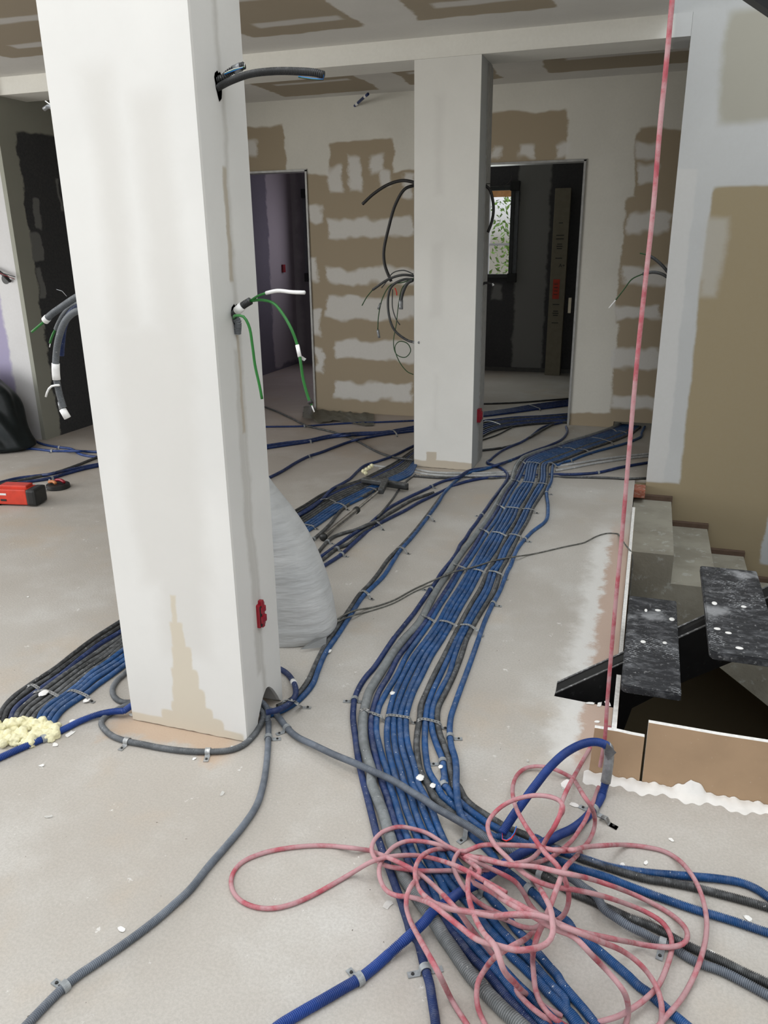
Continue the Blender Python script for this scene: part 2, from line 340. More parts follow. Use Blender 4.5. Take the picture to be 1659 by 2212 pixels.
# stairwell wall (continues below the floor)
wk = rY(5.5, (1562, 20, 1720, 262)) + [(0.40, 0.9, 0.02, 1.90), (0.27, 0.9, -0.05, 1.90), (0.235, 0.9, -2.9, 0.30), (0.95, 3, -2.9, 1.90)]
M['stairwall'] = sheet_material('stairwell_wall', (0.50, 0.51, 0.51), [((0.33, 0.31, 0.24), rY(5.5, (1562, 20, 1720, 262)), 0.03, 0.08, 0.75), ((0.31, 0.255, 0.16), [(0.285, 3.2, -0.10, 1.90), (0.0, 3.2, -2.9, 0.02)], 0.012, 0.04, 1.0),
        ((0.50, 0.50, 0.48), [(0.27, 0.40, 1.35, 1.72), (0.30, 0.39, 1.25, 1.5)], 0.03, 0.08, 0.55), ((0.48, 0.51, 0.53), [(0.86, 1.25, -0.50, 0.6)], 0.012, 0.10, 0.9), ((0.56, 0.56, 0.55), [(0.06, 0.19, 0.02, 2.0)], 0.01, 0.05, 0.9)], ('X', 'Z'))
bm = bmesh.new(); bx(bm, 0.075, 3, 5.5, 5.6, -2.9, 5.2); bx(bm, 0.0, 0.075, 5.5, 5.6, -2.9, -0.02); bx(bm, -0.03, 0.075, 5.5, 5.6, CEIL, 5.2)
struct('wall_stairwell', bm, M['stairwall'])
M['shaft'] = plain('shaft_plaster', (0.55, 0.54, 0.50), 0.9)
M['lower'] = plain('lower_floor_boards', (0.10, 0.08, 0.055), 0.9)
bm = bmesh.new(); bx(bm, 2.4, 2.5, 1.9, 5.5, -0.3, 5.2); struct('wall_stairwell_right', bm, M['shaft'])
bm = bmesh.new(); bx(bm, -0.13, -0.031, 2.3, 5.5, CEIL+0.02, 5.2); struct('wall_upper_left', bm, M['shaft'])
bm = bmesh.new(); bx(bm, -2.5, 3.0, 1.0, 5.6, -3.0, -2.9); struct('floor_lower', bm, M['lower'])
bm = bmesh.new(); bx(bm, -0.1, -0.001, 2.18, 5.47, -2.9, -0.3); struct('wall_lower_left', bm, M['lower'])
bm = bmesh.new(); bx(bm, 2.5, 2.6, 2.08, 5.5, -2.9, -0.3); struct('wall_lower_right', bm, M['lower'])
bm = bmesh.new(); bx(bm, -0.1, 2.6, 2.08, 2.18, -2.9, -0.3); struct('wall_lower_front', bm, M['lower'])
bm = bmesh.new(); bx(bm, 1.9, 2.0, -2.0, 1.9, 0, CEIL); struct('wall_right', bm, plain('right_plaster', PLA))

# small rooms behind the back wall
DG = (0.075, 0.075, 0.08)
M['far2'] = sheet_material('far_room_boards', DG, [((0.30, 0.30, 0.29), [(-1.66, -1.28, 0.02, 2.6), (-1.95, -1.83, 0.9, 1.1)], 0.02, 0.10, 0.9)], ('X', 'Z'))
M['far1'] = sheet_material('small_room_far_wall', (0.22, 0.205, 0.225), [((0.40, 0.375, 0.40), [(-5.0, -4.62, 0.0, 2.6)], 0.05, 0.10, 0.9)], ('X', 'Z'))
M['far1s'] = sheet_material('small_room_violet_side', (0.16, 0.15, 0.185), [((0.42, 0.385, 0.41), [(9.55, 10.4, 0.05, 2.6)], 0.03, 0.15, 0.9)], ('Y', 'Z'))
def outer(name, x0, x1, wx0, wx1, wz0, wz1, mat):
    bm = bmesh.new(); bx(bm, x0, wx0, 10.3, 10.6, 0, CEIL); bx(bm, wx1, x1, 10.3, 10.6, 0, CEIL)
    bx(bm, wx0, wx1, 10.3, 10.6, 0, wz0); bx(bm, wx0, wx1, 10.3, 10.6, wz1, CEIL); struct(name, bm, mat)
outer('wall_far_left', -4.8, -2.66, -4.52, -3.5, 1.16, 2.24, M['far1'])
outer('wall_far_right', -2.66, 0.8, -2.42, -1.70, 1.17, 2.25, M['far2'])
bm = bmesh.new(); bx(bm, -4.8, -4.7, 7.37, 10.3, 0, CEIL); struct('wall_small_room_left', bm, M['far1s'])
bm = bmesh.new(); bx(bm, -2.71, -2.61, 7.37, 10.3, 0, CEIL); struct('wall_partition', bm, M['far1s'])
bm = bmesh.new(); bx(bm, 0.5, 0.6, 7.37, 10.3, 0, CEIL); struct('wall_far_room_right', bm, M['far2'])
bm = bmesh.new(); bx(bm, -2.6, 0.5, 10.27, 10.3, 0, 0.05); struct('baseboard_far', bm, plain('dark_rail', (0.10, 0.10, 0.095), 0.6))
m, nt, b = newmat('window_glass'); nt.nodes.remove(b); tr = N(nt, 'ShaderNodeBsdfTransparent'); gl = N(nt, 'ShaderNodeBsdfGlossy'); gl.inputs['Roughness'].default_value = 0.02
mx = N(nt, 'ShaderNodeMixShader'); mx.inputs[0].default_value = 0.06; nt.links.new(tr.outputs[0], mx.inputs[1]); nt.links.new(gl.outputs[0], mx.inputs[2]); nt.links.new(mx.outputs[0], nt.nodes['Material Output'].inputs[0]); M['glass'] = m
def window(name, x0, x1, z0, z1):
    t = bpy.data.objects.new(name, None); COL.objects.link(t); t.location = (x0, 10.27, z0); t['kind'] = 'structure'
    bm = bmesh.new(); w = 0.045
    for a in ((x0-w, x0, z0-w, z1+w), (x1, x1+w, z0-w, z1+w), (x0, x1, z0-w, z0), (x0, x1, z1, z1+w)): bx(bm, a[0], a[1], 10.235, 10.33, a[2], a[3], 0.004)
    obj('window_frame', bm, M['frame'], t)
    bm = bmesh.new()
    for a in ((x0-w-0.05, x0-w, z0, z1), (x1+w, x1+w+0.05, z0, z1)): bx(bm, a[0], a[1], 10.25, 10.30, a[2], a[3], 0.003)
    obj('shutter_rail', bm, plain('gray_rail', (0.13, 0.14, 0.15), 0.5), t)
    for cx_, cz_ in ((x0-w, z0-w), (x1+w, z0-w), (x0-w, z1+w), (x1+w, z1+w)):
        bm = bmesh.new(); bx(bm, cx_-0.055, cx_+0.055, 10.22, 10.30, cz_-0.055, cz_+0.055, 0.004); obj('corner_guard', bm, M['blackp'], t)
    bm = bmesh.new(); bx(bm, x0, x1, 10.30, 10.305, z0, z1); obj('window_pane', bm, M['glass'], t)
window('window_1', -4.42, -3.6, 1.22, 2.19); window('window_2', -2.36, -1.745, 1.215, 2.195)

# ------------------------------------------------------------------ pillars
def pillar(name, label, x0, x1, y0, y1, mats):
    t = thing(name, label, 'pillar', ((x0+x1)/2, (y0+y1)/2, 0))
    return t
PF = (0.77, 0.765, 0.74)
mA = sheet_material('near_pillar_front', PF, [((0.675, 0.66, 0.625), [(-1.50, -1.41, 1.35, 2.05), (-1.36, -1.25, 1.2, 1.98), (-1.52, -1.26, 0.55, 1.38), (-1.46, -1.28, 0.3, 1.0)], 0.04, 0.07, 0.62), ((0.66, 0.60, 0.49), [(-1.415, -1.395, 0.02, 0.52), (-1.425, -1.375, 0, 0.42), (-1.43, -1.355, 0, 0.33), (-1.44, -1.335, 0, 0.25), (-1.445, -1.315, 0, 0.18), (-1.455, -1.29, 0, 0.11), (-1.50, -1.25, -0.05, 0.07), (-1.64, -1.18, -0.05, 0.034)], 0.005, 0.035, 0.95)], ('X', 'Z'), fine=0.005)
mAs = sheet_material('near_pillar_side', (0.70, 0.70, 0.68), [((0.50, 0.49, 0.46), [(2.13, 2.155, 0.05, 2.0), (2.10, 2.14, 0.2, 1.3), (2.12, 2.14, 2.0, 2.5)], 0.012, 0.05, 0.7), ((0.42, 0.37, 0.29), [(2.125, 2.14, 1.05, 1.40), (2.12, 2.14, 1.5, 1.8)], 0.006, 0.04, 0.8)], ('Y', 'Z'), fine=0.01)
def ragged_pillar(t, x0, x1, y0, y1, z1, mf, ms, notch=None, raggedness=0.005):
    # front face board with a broken lower edge, side boards, all 13 mm thick around a core
    rr = random.Random(3)
    def ragged(a0, a1, plane, other, axis):
        n = 22; poly = [(a0, z1), (a1, z1)]
        for i in range(n+1):
            a = a1+(a0-a1)*i/n; z = rr.uniform(0.002, raggedness)
            if notch and axis == 'x': z += notch(a)
            poly.append((a, z))
        bm = bmesh.new(); prism(bm, poly, 'y' if axis == 'y' else 'x', plane, other); return bm
    bm = ragged(x0, x1, y0, y0+0.013, 'y'); obj('front_board', bm, mf, t)
    bm = ragged(y0+0.0131, y1, x1-0.013, x1, 'x'); obj('right_board', bm, ms, t)
    bm = ragged(y0+0.0131, y1, x0, x0+0.013, 'x'); obj('left_board', bm, ms, t)
    bm = bmesh.new(); bx(bm, x0+0.014, x1-0.014, y1-0.013, y1, 0.002, z1); obj('rear_board', bm, ms, t)
def notchA(a):
    # broken opening at the foot of the right side where the conduits come out
    if 2.075 < a < 2.262: 
        u = (a-2.165)/0.097
        return 0.115*max(0, 1-abs(u)**1.6)
    return 0
tA = pillar('plastered_pillar', 'large white plastered pillar in the foreground', -1.625, -1.17, 2.0, 2.28, None)
ragged_pillar(tA, -1.625, -1.17, 2.0, 2.28, CEIL+0.2, mA, mAs, notchA)
bm = bmesh.new(); bx(bm, -1.61, -1.40, 2.02, 2.27, 0.001, CEIL+.19); obj('core', bm, M['blackp'], tA)
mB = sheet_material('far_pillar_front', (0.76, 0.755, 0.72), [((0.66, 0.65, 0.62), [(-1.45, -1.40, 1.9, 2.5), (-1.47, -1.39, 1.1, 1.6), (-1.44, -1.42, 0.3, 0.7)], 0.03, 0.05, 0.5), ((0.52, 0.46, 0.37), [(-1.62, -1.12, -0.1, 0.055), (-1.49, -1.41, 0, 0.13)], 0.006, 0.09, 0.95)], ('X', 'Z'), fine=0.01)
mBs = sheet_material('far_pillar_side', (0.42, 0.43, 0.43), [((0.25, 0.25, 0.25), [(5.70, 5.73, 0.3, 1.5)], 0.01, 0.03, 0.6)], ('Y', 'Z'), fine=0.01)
tB = pillar('plastered_pillar', 'white plastered pillar between the two wide openings further back', -1.595, -1.155, 5.5, 5.86, None)
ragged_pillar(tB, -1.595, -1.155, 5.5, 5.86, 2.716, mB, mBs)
bm = bmesh.new(); bx(bm, -1.58, -1.17, 5.52, 5.84, 0.001, 2.70); obj('core', bm, M['blackp'], tB)
bm = bmesh.new(); bx(bm, -1.615, -1.598, 5.56, 5.60, 0.0, 2.02); bx(bm, -1.1545, -1.148, 5.70, 5.86, 0.02, 2.7); obj('metal_rail', bm, M['edge'], tB)
# thin base board strip under the near pillar
flakes = []

# ------------------------------------------------------------------ tubes
GX0, GY0, CELL = -6.0, 0.6, 0.006
GN, GM = int(8/CELL), int(9.6/CELL)
HG = np.zeros((GN, GM), np.float32)
def gi(P): return np.clip(((P[:, 0]-GX0)/CELL).astype(int), 0, GN-1), np.clip(((P[:, 1]-GY0)/CELL).astype(int), 0, GM-1)
def stamp(P, r):
    P = P[P[:, 2] < 0.4]
    k = max(1, int(r/CELL))
    for dx in range(-k, k+1):
        for dy in range(-k, k+1):
            d2 = (dx*dx+dy*dy)*CELL*CELL
            if d2 > r*r: continue
            Q = P+np.array([dx*CELL, dy*CELL, 0]); i, j = gi(Q)
            np.maximum.at(HG, (i, j), (P[:, 2]+math.sqrt(r*r-d2)).astype(np.float32))
def top(P, r):
    k = max(1, int(r*0.8/CELL)); h = np.zeros(len(P))
    for dx in range(-k, k+1):
        for dy in range(-k, k+1):
            Q = P+np.array([dx*CELL, dy*CELL, 0]); i, j = gi(Q); h = np.maximum(h, HG[i, j])
    return h
def catmull(P, n=8):
    P = np.asarray(P, float)
    if len(P) < 3:
        t = np.linspace(0, 1, n)[:, None]; return P[0]*(1-t)+P[-1]*t
    Q = np.vstack([2*P[0]-P[1], P, 2*P[-1]-P[-2]]); out = []
    for i in range(1, len(Q)-2):
        p0, p1, p2, p3 = Q[i-1:i+3]
        # centripetal
        a = max(np.linalg.norm(p1-p0), 1e-6)**.5; b_ = max(np.linalg.norm(p2-p1), 1e-6)**.5; c_ = max(np.linalg.norm(p3-p2), 1e-6)**.5
        m1 = (p1-p0)/a-(p2-p0)/(a+b_)+(p2-p1)/b_; m2 = (p2-p1)/b_-(p3-p1)/(b_+c_)+(p3-p2)/c_; m1 = m1*b_; m2 = m2*b_
        for t in np.linspace(0, 1, n, endpoint=False):
            out.append((2*t**3-3*t**2+1)*p1+(t**3-2*t**2+t)*m1+(-2*t**3+3*t**2)*p2+(t**3-t**2)*m2)
    out.append(P[-1]); return np.array(out)
def resample(P, step):
    d = np.r_[0, np.cumsum(np.linalg.norm(np.diff(P, axis=0), axis=1))]
    n = max(2, int(d[-1]/step)+1); s = np.linspace(0, d[-1], n)
    return np.stack([np.interp(s, d, P[:, k]) for k in range(P.shape[1])], 1), s
CAMP = np.array([0, 0, HC])
def tube_geo(P, r, ribs=0.0, sides=10, ribdist=3.4, depth=0.225):
    """P dense path. returns verts, quads"""
    d = np.r_[0, np.cumsum(np.linalg.norm(np.diff(P, axis=0), axis=1))]; L = d[-1]
    st = []; rf = []
    s_ = 0.0
    if ribs:
        while s_ < L:
            q = np.array([np.interp(s_, d, P[:, k]) for k in range(3)])
            if np.linalg.norm(q-CAMP) < ribdist:
                for a, f in ((0.0, 1-depth), (0.24, 1-depth), (0.38, 1.0), (0.86, 1.0)):
                    if s_+a*ribs < L: st.append(s_+a*ribs); rf.append(f)
                s_ += ribs
            else:
                st.append(s_); rf.append(0.97); s_ += 0.02
    else:
        st = list(np.linspace(0, L, max(2, int(L/0.012)))); rf = [1.0]*len(st)
    if st[-1] < L: st.append(L); rf.append(rf[-1])
    st = np.array(st); rf = np.array(rf)
    C = np.stack([np.interp(st, d, P[:, k]) for k in range(3)], 1)
    e = 0.004
    T = np.stack([np.interp(np.minimum(st+e, L), d, P[:, k])-np.interp(np.maximum(st-e, 0), d, P[:, k]) for k in range(3)], 1)
    T /= np.maximum(np.linalg.norm(T, axis=1, keepdims=True), 1e-9)
    if np.abs(T[:, 2]).max() > 0.85:
        U = np.zeros_like(T); u = np.cross(T[0], [0.3, 0.9, 0.1]); u /= np.linalg.norm(u)
        for i in range(len(T)):
            u = u-T[i]*u.dot(T[i]); u /= np.linalg.norm(u)+1e-12; U[i] = u
    else:
        U = np.cross(T, [0, 0, 1.0]); U /= np.maximum(np.linalg.norm(U, axis=1, keepdims=True), 1e-9)
    V = np.cross(U, T)
    a = np.linspace(0, 2*np.pi, sides, endpoint=False)
    ring = (np.cos(a)[None, :, None]*U[:, None, :]+np.sin(a)[None, :, None]*V[:, None, :])*(r*rf)[:, None, None]+C[:, None, :]
    Vt = ring.reshape(-1, 3); n = len(st)
    i = np.arange(n-1)[:, None]*sides; j = np.arange(sides)[None, :]; jn = (j+1) % sides
    Q = np.stack([i+j, i+jn, i+sides+jn, i+sides+j], -1).reshape(-1, 4)
    # caps
    c0 = len(Vt); Vt = np.vstack([Vt, C[0], C[-1]])
    j = np.arange(sides); jn = (j+1) % sides
    cap0 = np.stack([j*0+c0, jn, j, j*0+c0], -1); last = (n-1)*sides
    faces = [Q]
    return Vt, Q, (c0, last, sides)
def tube(name, P, r, mat, ribs=0.0, sides=10, parent=None, ribdist=3.4, depth=0.225):
    Vt, Q, (c0, last, sides) = tube_geo(P, r, ribs, sides, ribdist, depth)
    me = bpy.data.meshes.new(name); nq = len(Q)
    caps = []
    for j in range(sides): caps += [c0, (j+1) % sides, j]
    for j in range(sides): caps += [c0+1, last+j, last+(j+1) % sides]
    loops = np.r_[Q.ravel(), np.array(caps)].astype(np.int32)
    starts = np.r_[np.arange(nq)*4, nq*4+np.arange(2*sides)*3].astype(np.int32); tot = np.r_[np.full(nq, 4), np.full(2*sides, 3)].astype(np.int32)
    me.vertices.add(len(Vt)); me.vertices.foreach_set('co', Vt.astype(np.float32).ravel())
    me.loops.add(len(loops)); me.loops.foreach_set('vertex_index', loops); me.polygons.add(len(starts))
    me.polygons.foreach_set('loop_start', starts); me.polygons.foreach_set('loop_total', tot); me.update(calc_edges=True); me.validate()
    me.polygons.foreach_set('use_smooth', np.ones(len(me.polygons), bool)); me.materials.append(mat)
    return link(bpy.data.objects.new(name, me), parent)
WIN = dict(A=(960, 960, .18083), B=(840, 1200, .18083), C=(740, 1440, .18083), D=(1060, 860, .217), E=(760, 1690, .20494), F=(900, 1900, .18807), G=(1040, 1700, .18083), H=(1200, 1900, .18807),
           Y=(780, 820, .3858), T=(560, 1100, .3617), U=(1000, 1550, .3973), V=(450, 1700, .3918), L=(0, 1300, .3617), O=(560, 840, .2411), K=(0, 500, .3617), P=(0, 0, 1.0))
def trace(s):
    out = []; w = WIN['P']; n = []
    for tk in s.replace(',', ' ').split():
        if tk in WIN: w = WIN[tk]
        else:
            n.append(float(tk))
            if len(n) == 2: out.append((w[0]+n[0]*w[2], w[1]+n[1]*w[2])); n = []
    return out
RC = 0.0108
def on_floor(px, r, z=None):
    zz = z if z is not None else [r]*len(px)
    if not isinstance(zz, (list, tuple, np.ndarray)): zz = [zz]*len(px)
    return catmull([G(x, y, h) for (x, y), h in zip(px, zz)], 8)
def laid(px, r, win=0.045, z0=None, lift=0.0, cut=None, dive=0.0, under=False):
    """path that rests on whatever already lies below it"""
    D_ = catmull(np.array(px), 14); D_, _ = resample(D_, 2.0)
    z = np.full(len(D_), r)
    for _ in range(4):
        P = np.array([G(x, y, h) for (x, y), h in zip(D_, z)]); z = top(P, r)*1.0+r*0.97
    P = np.array([G(x, y, h) for (x, y), h in zip(D_, z)])
    seg = np.median(np.linalg.norm(np.diff(P, axis=0), axis=1)); k = max(2, int(win/max(seg, 1e-4)))
    zp = np.pad(z, k, mode='edge'); zm = np.array([zp[i:i+2*k+1].max() for i in range(len(z))])
    zp = np.pad(zm, k, mode='edge'); ker = np.hanning(2*k+3)[1:-1]; ker /= ker.sum(); zs = np.convolve(zp, ker, 'valid')[:len(z)]
    zs = np.maximum(zs, z*0.9+r*0.1)+lift
    if under:
        m_ = (zs > r+0.006).astype(float); zp = np.pad(m_, k, mode='edge'); m_ = np.array([zp[i:i+2*k+1].max() for i in range(len(z))]); m_ = np.convolve(np.pad(m_, k, mode='edge'), np.ones(2*k+1)/(2*k+1), 'valid'); zs = r*(1-m_)+0.001*m_
    if dive:
        nk = max(3, int(dive/max(seg, 1e-4))); w_ = np.ones(len(zs)); nk = min(nk, len(zs)//3); rmp = 0.5-0.5*np.cos(np.linspace(0, math.pi, nk)); w_[:nk] = rmp; w_[-nk:] = rmp[::-1]; zs = 0.003+(zs-0.003)*w_
    P = np.array([G(x, y, h) for (x, y), h in zip(D_, zs)])
    P2, _ = resample(P, 0.01); return P2
CURVES = {}
def conduit(key, label, P, r, mat, ribs=0.0042, group=None, sides=10, name='conduit', st=True, depth=0.225, ribdist=3.4, parent=None):
    P, _ = resample(P, 0.008)
    for rev in (False, True):       # let runs that leave the picture go on across the floor
        if rev: P = P[::-1]
        e = P[-1]
        if e[2] < 0.1 and (e[1] < 1.5 or (e[0] > 0.28 and e[1] < 2.1) or e[0] < -5.6):
            d_ = P[-1]-P[-6]; d_[2] = 0; d_ /= np.linalg.norm(d_); n_ = np.arange(1, 90)[:, None]*0.01
            ext = e+d_*n_; ext[:, 2] = r; P = np.vstack([P, ext])
        if rev: P = P[::-1]
    o = tube(name, P, r, M[mat], ribs, sides, parent, ribdist, depth)
    if parent is None: tag(o, label, 'conduit' if name == 'conduit' else name.replace('_', ' '), group)
    if st: stamp(P, r)
    CURVES[key] = P
    return o

# main bundle rows: window, y, x of conduits 1..12
rows = """A 238 - 937 973 1003 1034 1067 1106 1147 1178 1211 1250 1305
A 440 800 835 875 955 990 1020 1055 1120 1155 1190 1225 1275
A 560 705 748 798 857 900 948 998 1040 1085 1130 1183 1222
A 745 600 650 695 755 800 840 880 935 985 1020 1065 1238
A 900 505 555 615 665 715 760 815 860 905 950 1000 1218
A 1050 395 450 510 580 625 670 715 770 830 870 910 1040
A 1250 240 335 385 450 500 560 610 665 705 750 810 870
A 1450 100 200 250 340 385 430 475 560 615 660 705 790
B 170 735 835 875 970 1010 1055 1110 1195 1230 1285 1340 1425
B 400 580 690 740 830 880 935 990 1090 1150 1200 1270 1335
B 600 470 560 610 700 750 810 870 970 1030 1090 1150 1230
B 800 360 430 490 590 645 700 760 860 920 970 1030 1140
B 1000 180 280 350 450 510 580 640 760 810 860 930 1070
B 1200 30 120 210 300 370 440 510 660 720 785 865 1000
C 100 440 555 650 725 800 880 950 1095 1170 1270 1330 1470
C 300 320 435 530 630 710 790 850 1005 1075 1160 1235 1395
C 470 270 375 440 575 650 720 790 935 1015 1085 1150 1335
C 600 245 345 410 550 618 688 762 925 995 1065 1130 1295
C 780 240 340 405 530 610 690 760 895 985 1075 1155 1280
C 950 260 365 440 540 625 705 785 885 985 1130 1215 1300
C 1100 300 400 480 570 655 745 830 900 1000 1190 1265 1345
C 1250 345 435 530 610 700 790 875 930 1030 1210 1290 1360
E 20 210 325 395 480 555 635 700 800 890 990 - 1100
E 150 260 370 440 530 620 700 770 862 960 - - -
E 300 320 410 485 575 665 755 845 - - - - -
E 450 365 455 530 635 720 815 900 - - - - -
E 600 410 510 590 700 790 880 965 - - - - -
E 750 460 560 645 760 850 940 1040 - - - - -"""
MB = {k: [] for k in range(1, 13)}
for ln in rows.split('\n'):
    t_ = ln.split(); w = WIN[t_[0]]; y = float(t_[1])
    for k, v in enumerate(t_[2:], 1):
        if v != '-': MB[k].append((w[0]+float(v)*w[2], w[1]+y*w[2]))
# towards the slot in the back wall
m1 = np.array(trace('D 1300 262 1240 290 1100 340 950 390 800 430 640 487 500 530 400 568 318 612'))
m11 = np.array(trace('D 1490 285 1400 350 1300 395 1150 450 1000 500 880 548 770 592 690 622 612 648'))
for k in range(2, 12):
    t = (k-1)/10.0; MB[k] = [tuple(v) for v in (m1*(1-t)+m11*t)]+MB[k]
MB[1] = trace('D 1290 262 1230 288 1100 336 950 386 800 428 640 483 500 525 400 560 318 598 265 660 232 735')+MB[1]
MB[12] = trace('D 1535 285 1505 345 1500 378 1450 408 1350 448 1200 490 1050 530 900 580 800 620 720 640 665 668')+MB[12]
tails = {1: 'E 510 900 570 1040 660 1170 760 1310 840 1420 930 1560 F 300 640 400 780 500 930 600 1070 700 1190 800 1300 900 1400 1000 1500 1100 1590 1200 1680',
 2: 'E 600 870 690 1000 F 200 330 290 450 370 560 460 670 550 790 640 900 750 1010 850 1120 950 1250 1050 1370 1150 1480 1260 1600 1340 1690',
 3: 'E 710 870 800 1000 F 300 420 400 540 500 620 600 710 700 820 800 935 900 1045 1000 1155 1100 1275 1200 1395 1300 1505 1400 1605 1480 1690',
 4: 'E 830 880 930 1030 F 440 360 560 500 700 690 800 800 900 925 1030 1070 1170 1220 1330 1370 1480 1520 1640 1680',
 5: 'E 920 900 1050 1090 F 600 280 720 430 800 540 900 650 1000 760 1090 880 1200 980 1290 1070 1400 1170 1500 1290 1600 1390 1700 1490 1850 1690',
 6: 'E 1010 900 1120 1060 F 700 290 860 450 950 570 1060 680 1160 790 1270 900 1380 1020 1480 1140 1580 1250 1700 1380 H 120 1480 200 1560 290 1680',
 7: 'E 1140 900 1270 1030 1390 1135 F 900 270 980 350 1060 460 1150 580 1230 660 1320 770 1420 880 1520 1000 1620 1110 H 60 1180 200 1350 330 1500 480 1690',
 8: 'E 930 220 1040 310 1150 395 1260 480 1360 540 1450 600 G 180 720 380 830 560 950 720 1040 860 1120 1060 1250 1250 1330 1400 1400 H 650 350 850 440 1050 510 1250 610 1400 700 1560 780 U 1400 1320 1530 1385 1659 1445 1760 1500',
 9: 'E 1010 190 1110 290 1200 360 1290 430 1380 500 1500 575 G 280 600 480 680 U 350 705 500 770 620 820 760 860 900 915 1050 970 1250 1040 1450 1100 1659 1170 1760 1200',
 10: 'C 1215 1330 1207 1410 1260 1460 E 1050 135 1130 200 1220 280 1320 355 1420 425 1540 490 G 400 620 600 690 U 380 650 500 715 650 765 800 812 1000 843 1200 860 1400 878 1520 900 1600 935 1659 975 1760 1050',
 11: 'C 1310 1330 1340 1450 E 1110 30 1190 170 1270 250 1370 320 1450 370 1550 430 G 300 490 450 545 600 610 760 680 960 760 U 640 765 780 812 900 850 1000 877 1100 893 1250 922 1400 960 1550 1000 1659 1032 1760 1060',
 12: 'E 1110 130 1120 230 1145 330 1190 415 1235 510 1300 590 1400 680 1500 790 G 200 960 330 1030 450 1130 600 1250 700 1340 780 1430 900 1520 1040 1620 H 220 610 330 690 440 770 560 870 700 990 850 1120 950 1220 1080 1310 1200 1420 1300 1510 1400 1590 1520 1690'}
colors = {1: 'silver', 2: 'violet', 3: 'blue', 4: 'blue', 5: 'blue', 6: 'blue', 7: 'blue', 8: 'dark', 9: 'blue', 10: 'blue', 11: 'dark', 12: 'blue'}
mlabels = {1: 'thick light gray corrugated conduit along the left side of the main bundle', 2: 'dusty violet-blue conduit just right of the thick gray one in the main bundle',
 3: 'blue conduit second right of the thick gray one, under the same strap', 4: 'leftmost of the four blue conduits strapped together mid main bundle',
 5: 'second from left of the four blue conduits strapped together in the main bundle', 6: 'third from left of the four blue conduits strapped together in the main bundle',
 7: 'rightmost of the four blue conduits strapped together in the main bundle', 8: 'dark gray conduit right of the four blue ones, marked by a plaster blob',
 9: 'blue conduit beside the dark gray one, running off to the right past the stairwell', 10: 'blue conduit held by two gray clips before turning right',
 11: 'dark gray conduit on the right edge of the strapped bundle', 12: 'bright blue conduit running alone on the right side of the main bundle'}
tube_defer = []
for k in range(1, 13):
    zz = None
    pts = MB[k]+trace(tails[k])
    r = 0.0168 if k == 1 else RC
    nm = len(pts)
    if k == 12:   # lies over conduit 11 and 10 where it crosses them
        z = [r]*nm; 
        tube_defer.append((k, pts, r)); continue
    if k in (11, 10):
        tube_defer.append((k, pts, r)); continue
    P = on_floor(pts, r)
    conduit('M%d' % k, mlabels[k], P, r, colors[k], 0.0052 if k == 1 else 0.0040, sides=14 if k == 1 else 11)
P = on_floor(trace('D 740 236 640 258 560 275 500 300 400 378 300 440 200 480 100 530 0 612 A 560 180 520 200 520 225 600 252 660 275 720 312 755 365 752 410 730 450 680 520 620 600 560 680 500 770 440 850 380 940 310 1030 250 1130 190 1200 150 1290 90 1380 B 620 220 560 320 500 400 440 490 370 590 300 690 220 790 140 890 60 990 C 370 20 290 110 220 210 170 310 140 400 130 490 125 600 135 720 155 850 170 980 190 1110 215 1230 E 128 20 155 120 190 260 225 400 260 540 300 660 350 800 390 900 430 1010 470 1120 510 1220 550 1350 590 1470 630 1600 F 10 700 50 830 80 960 115 1080 150 1200 170 1330 190 1460 210 1590 222 1700'), RC)
conduit('M0', 'navy blue conduit along the outer left of the main bundle, clipped alone', P, RC, 'navy')
for k, pts, r in sorted(tube_defer, key=lambda a: {11: 0, 10: 1, 12: 2}[a[0]]):
    P = laid(pts, r, 0.05) if k == 12 else on_floor(pts, r)
    if k == 12: P = np.vstack([P]) 
    conduit('M%d' % k, mlabels[k], P, r, colors[k], 0.0040, sides=11)

# crossing gray conduit from the pillar foot, over the bundle
RX = 0.0112
pts = trace('T 95 1215 130 1260 160 1300 220 1355 330 1410 450 1467 560 1512 680 1565 P 845 1684 866 1696 E 640 108 760 180 880 265 1000 333 1120 402 1250 475 1350 545 1450 612 G 250 710 450 800 700 880 860 965 1000 1050 1100 1105 1230 1205 1380 1310 H 550 330 700 440 850 540 1000 610 1150 692 1380 800 1500 880 1650 960 U 1400 1375 1530 1440 1659 1510 1760 1565')
P = laid(pts, RX, 0.13)
head = np.array([(-1.215, 2.155, 0.075), (-1.19, 2.145, 0.055)])
P = np.vstack([catmull(np.vstack([head, P[:3]]), 6)[:-9], P])
conduit('X1', 'blue-gray corrugated conduit crossing over the blue bundle from the pillar foot', P, RX, 'bluegray', 0.0042, sides=12)
# loop conduit with the open end
RL = 0.0125
pts = trace('P 585 2232 V 380 1325 500 1250 640 1170 760 1100 830 1060 920 990 1020 900 1110 820 1200 735 F 180 370 330 272 470 165 600 95 700 45 G 90 1045 200 970 330 880 450 805 560 745 700 685 850 615 950 562 1060 512 1180 430 1270 345 1330 275 1390 195 1440 100')
P1 = laid(pts, RL, 0.05)
air = catmull([P1[-1], G(1308, 1690, .045), G(1313, 1660, .09), G(1316, 1630, .13), G(1312, 1612, .165), G(1290, 1603, .185), G(1262, 1606, .19), G(1225, 1624, .18), G(1190, 1655, .165), G(1160, 1692, .145), G(1132, 1730, .12), G(1105, 1768, .10), G(1085, 1800, .08)], 8)
conduit('LOOP', 'bright blue corrugated conduit arching up from the floor with an open wire end', np.vstack([P1[:-1], air]), RL, 'brightblue', 0.0042, sides=14, depth=0.2)
loop = [o for o in COL.objects if o.get('label', '').startswith('bright blue corrugated conduit arching')][0]
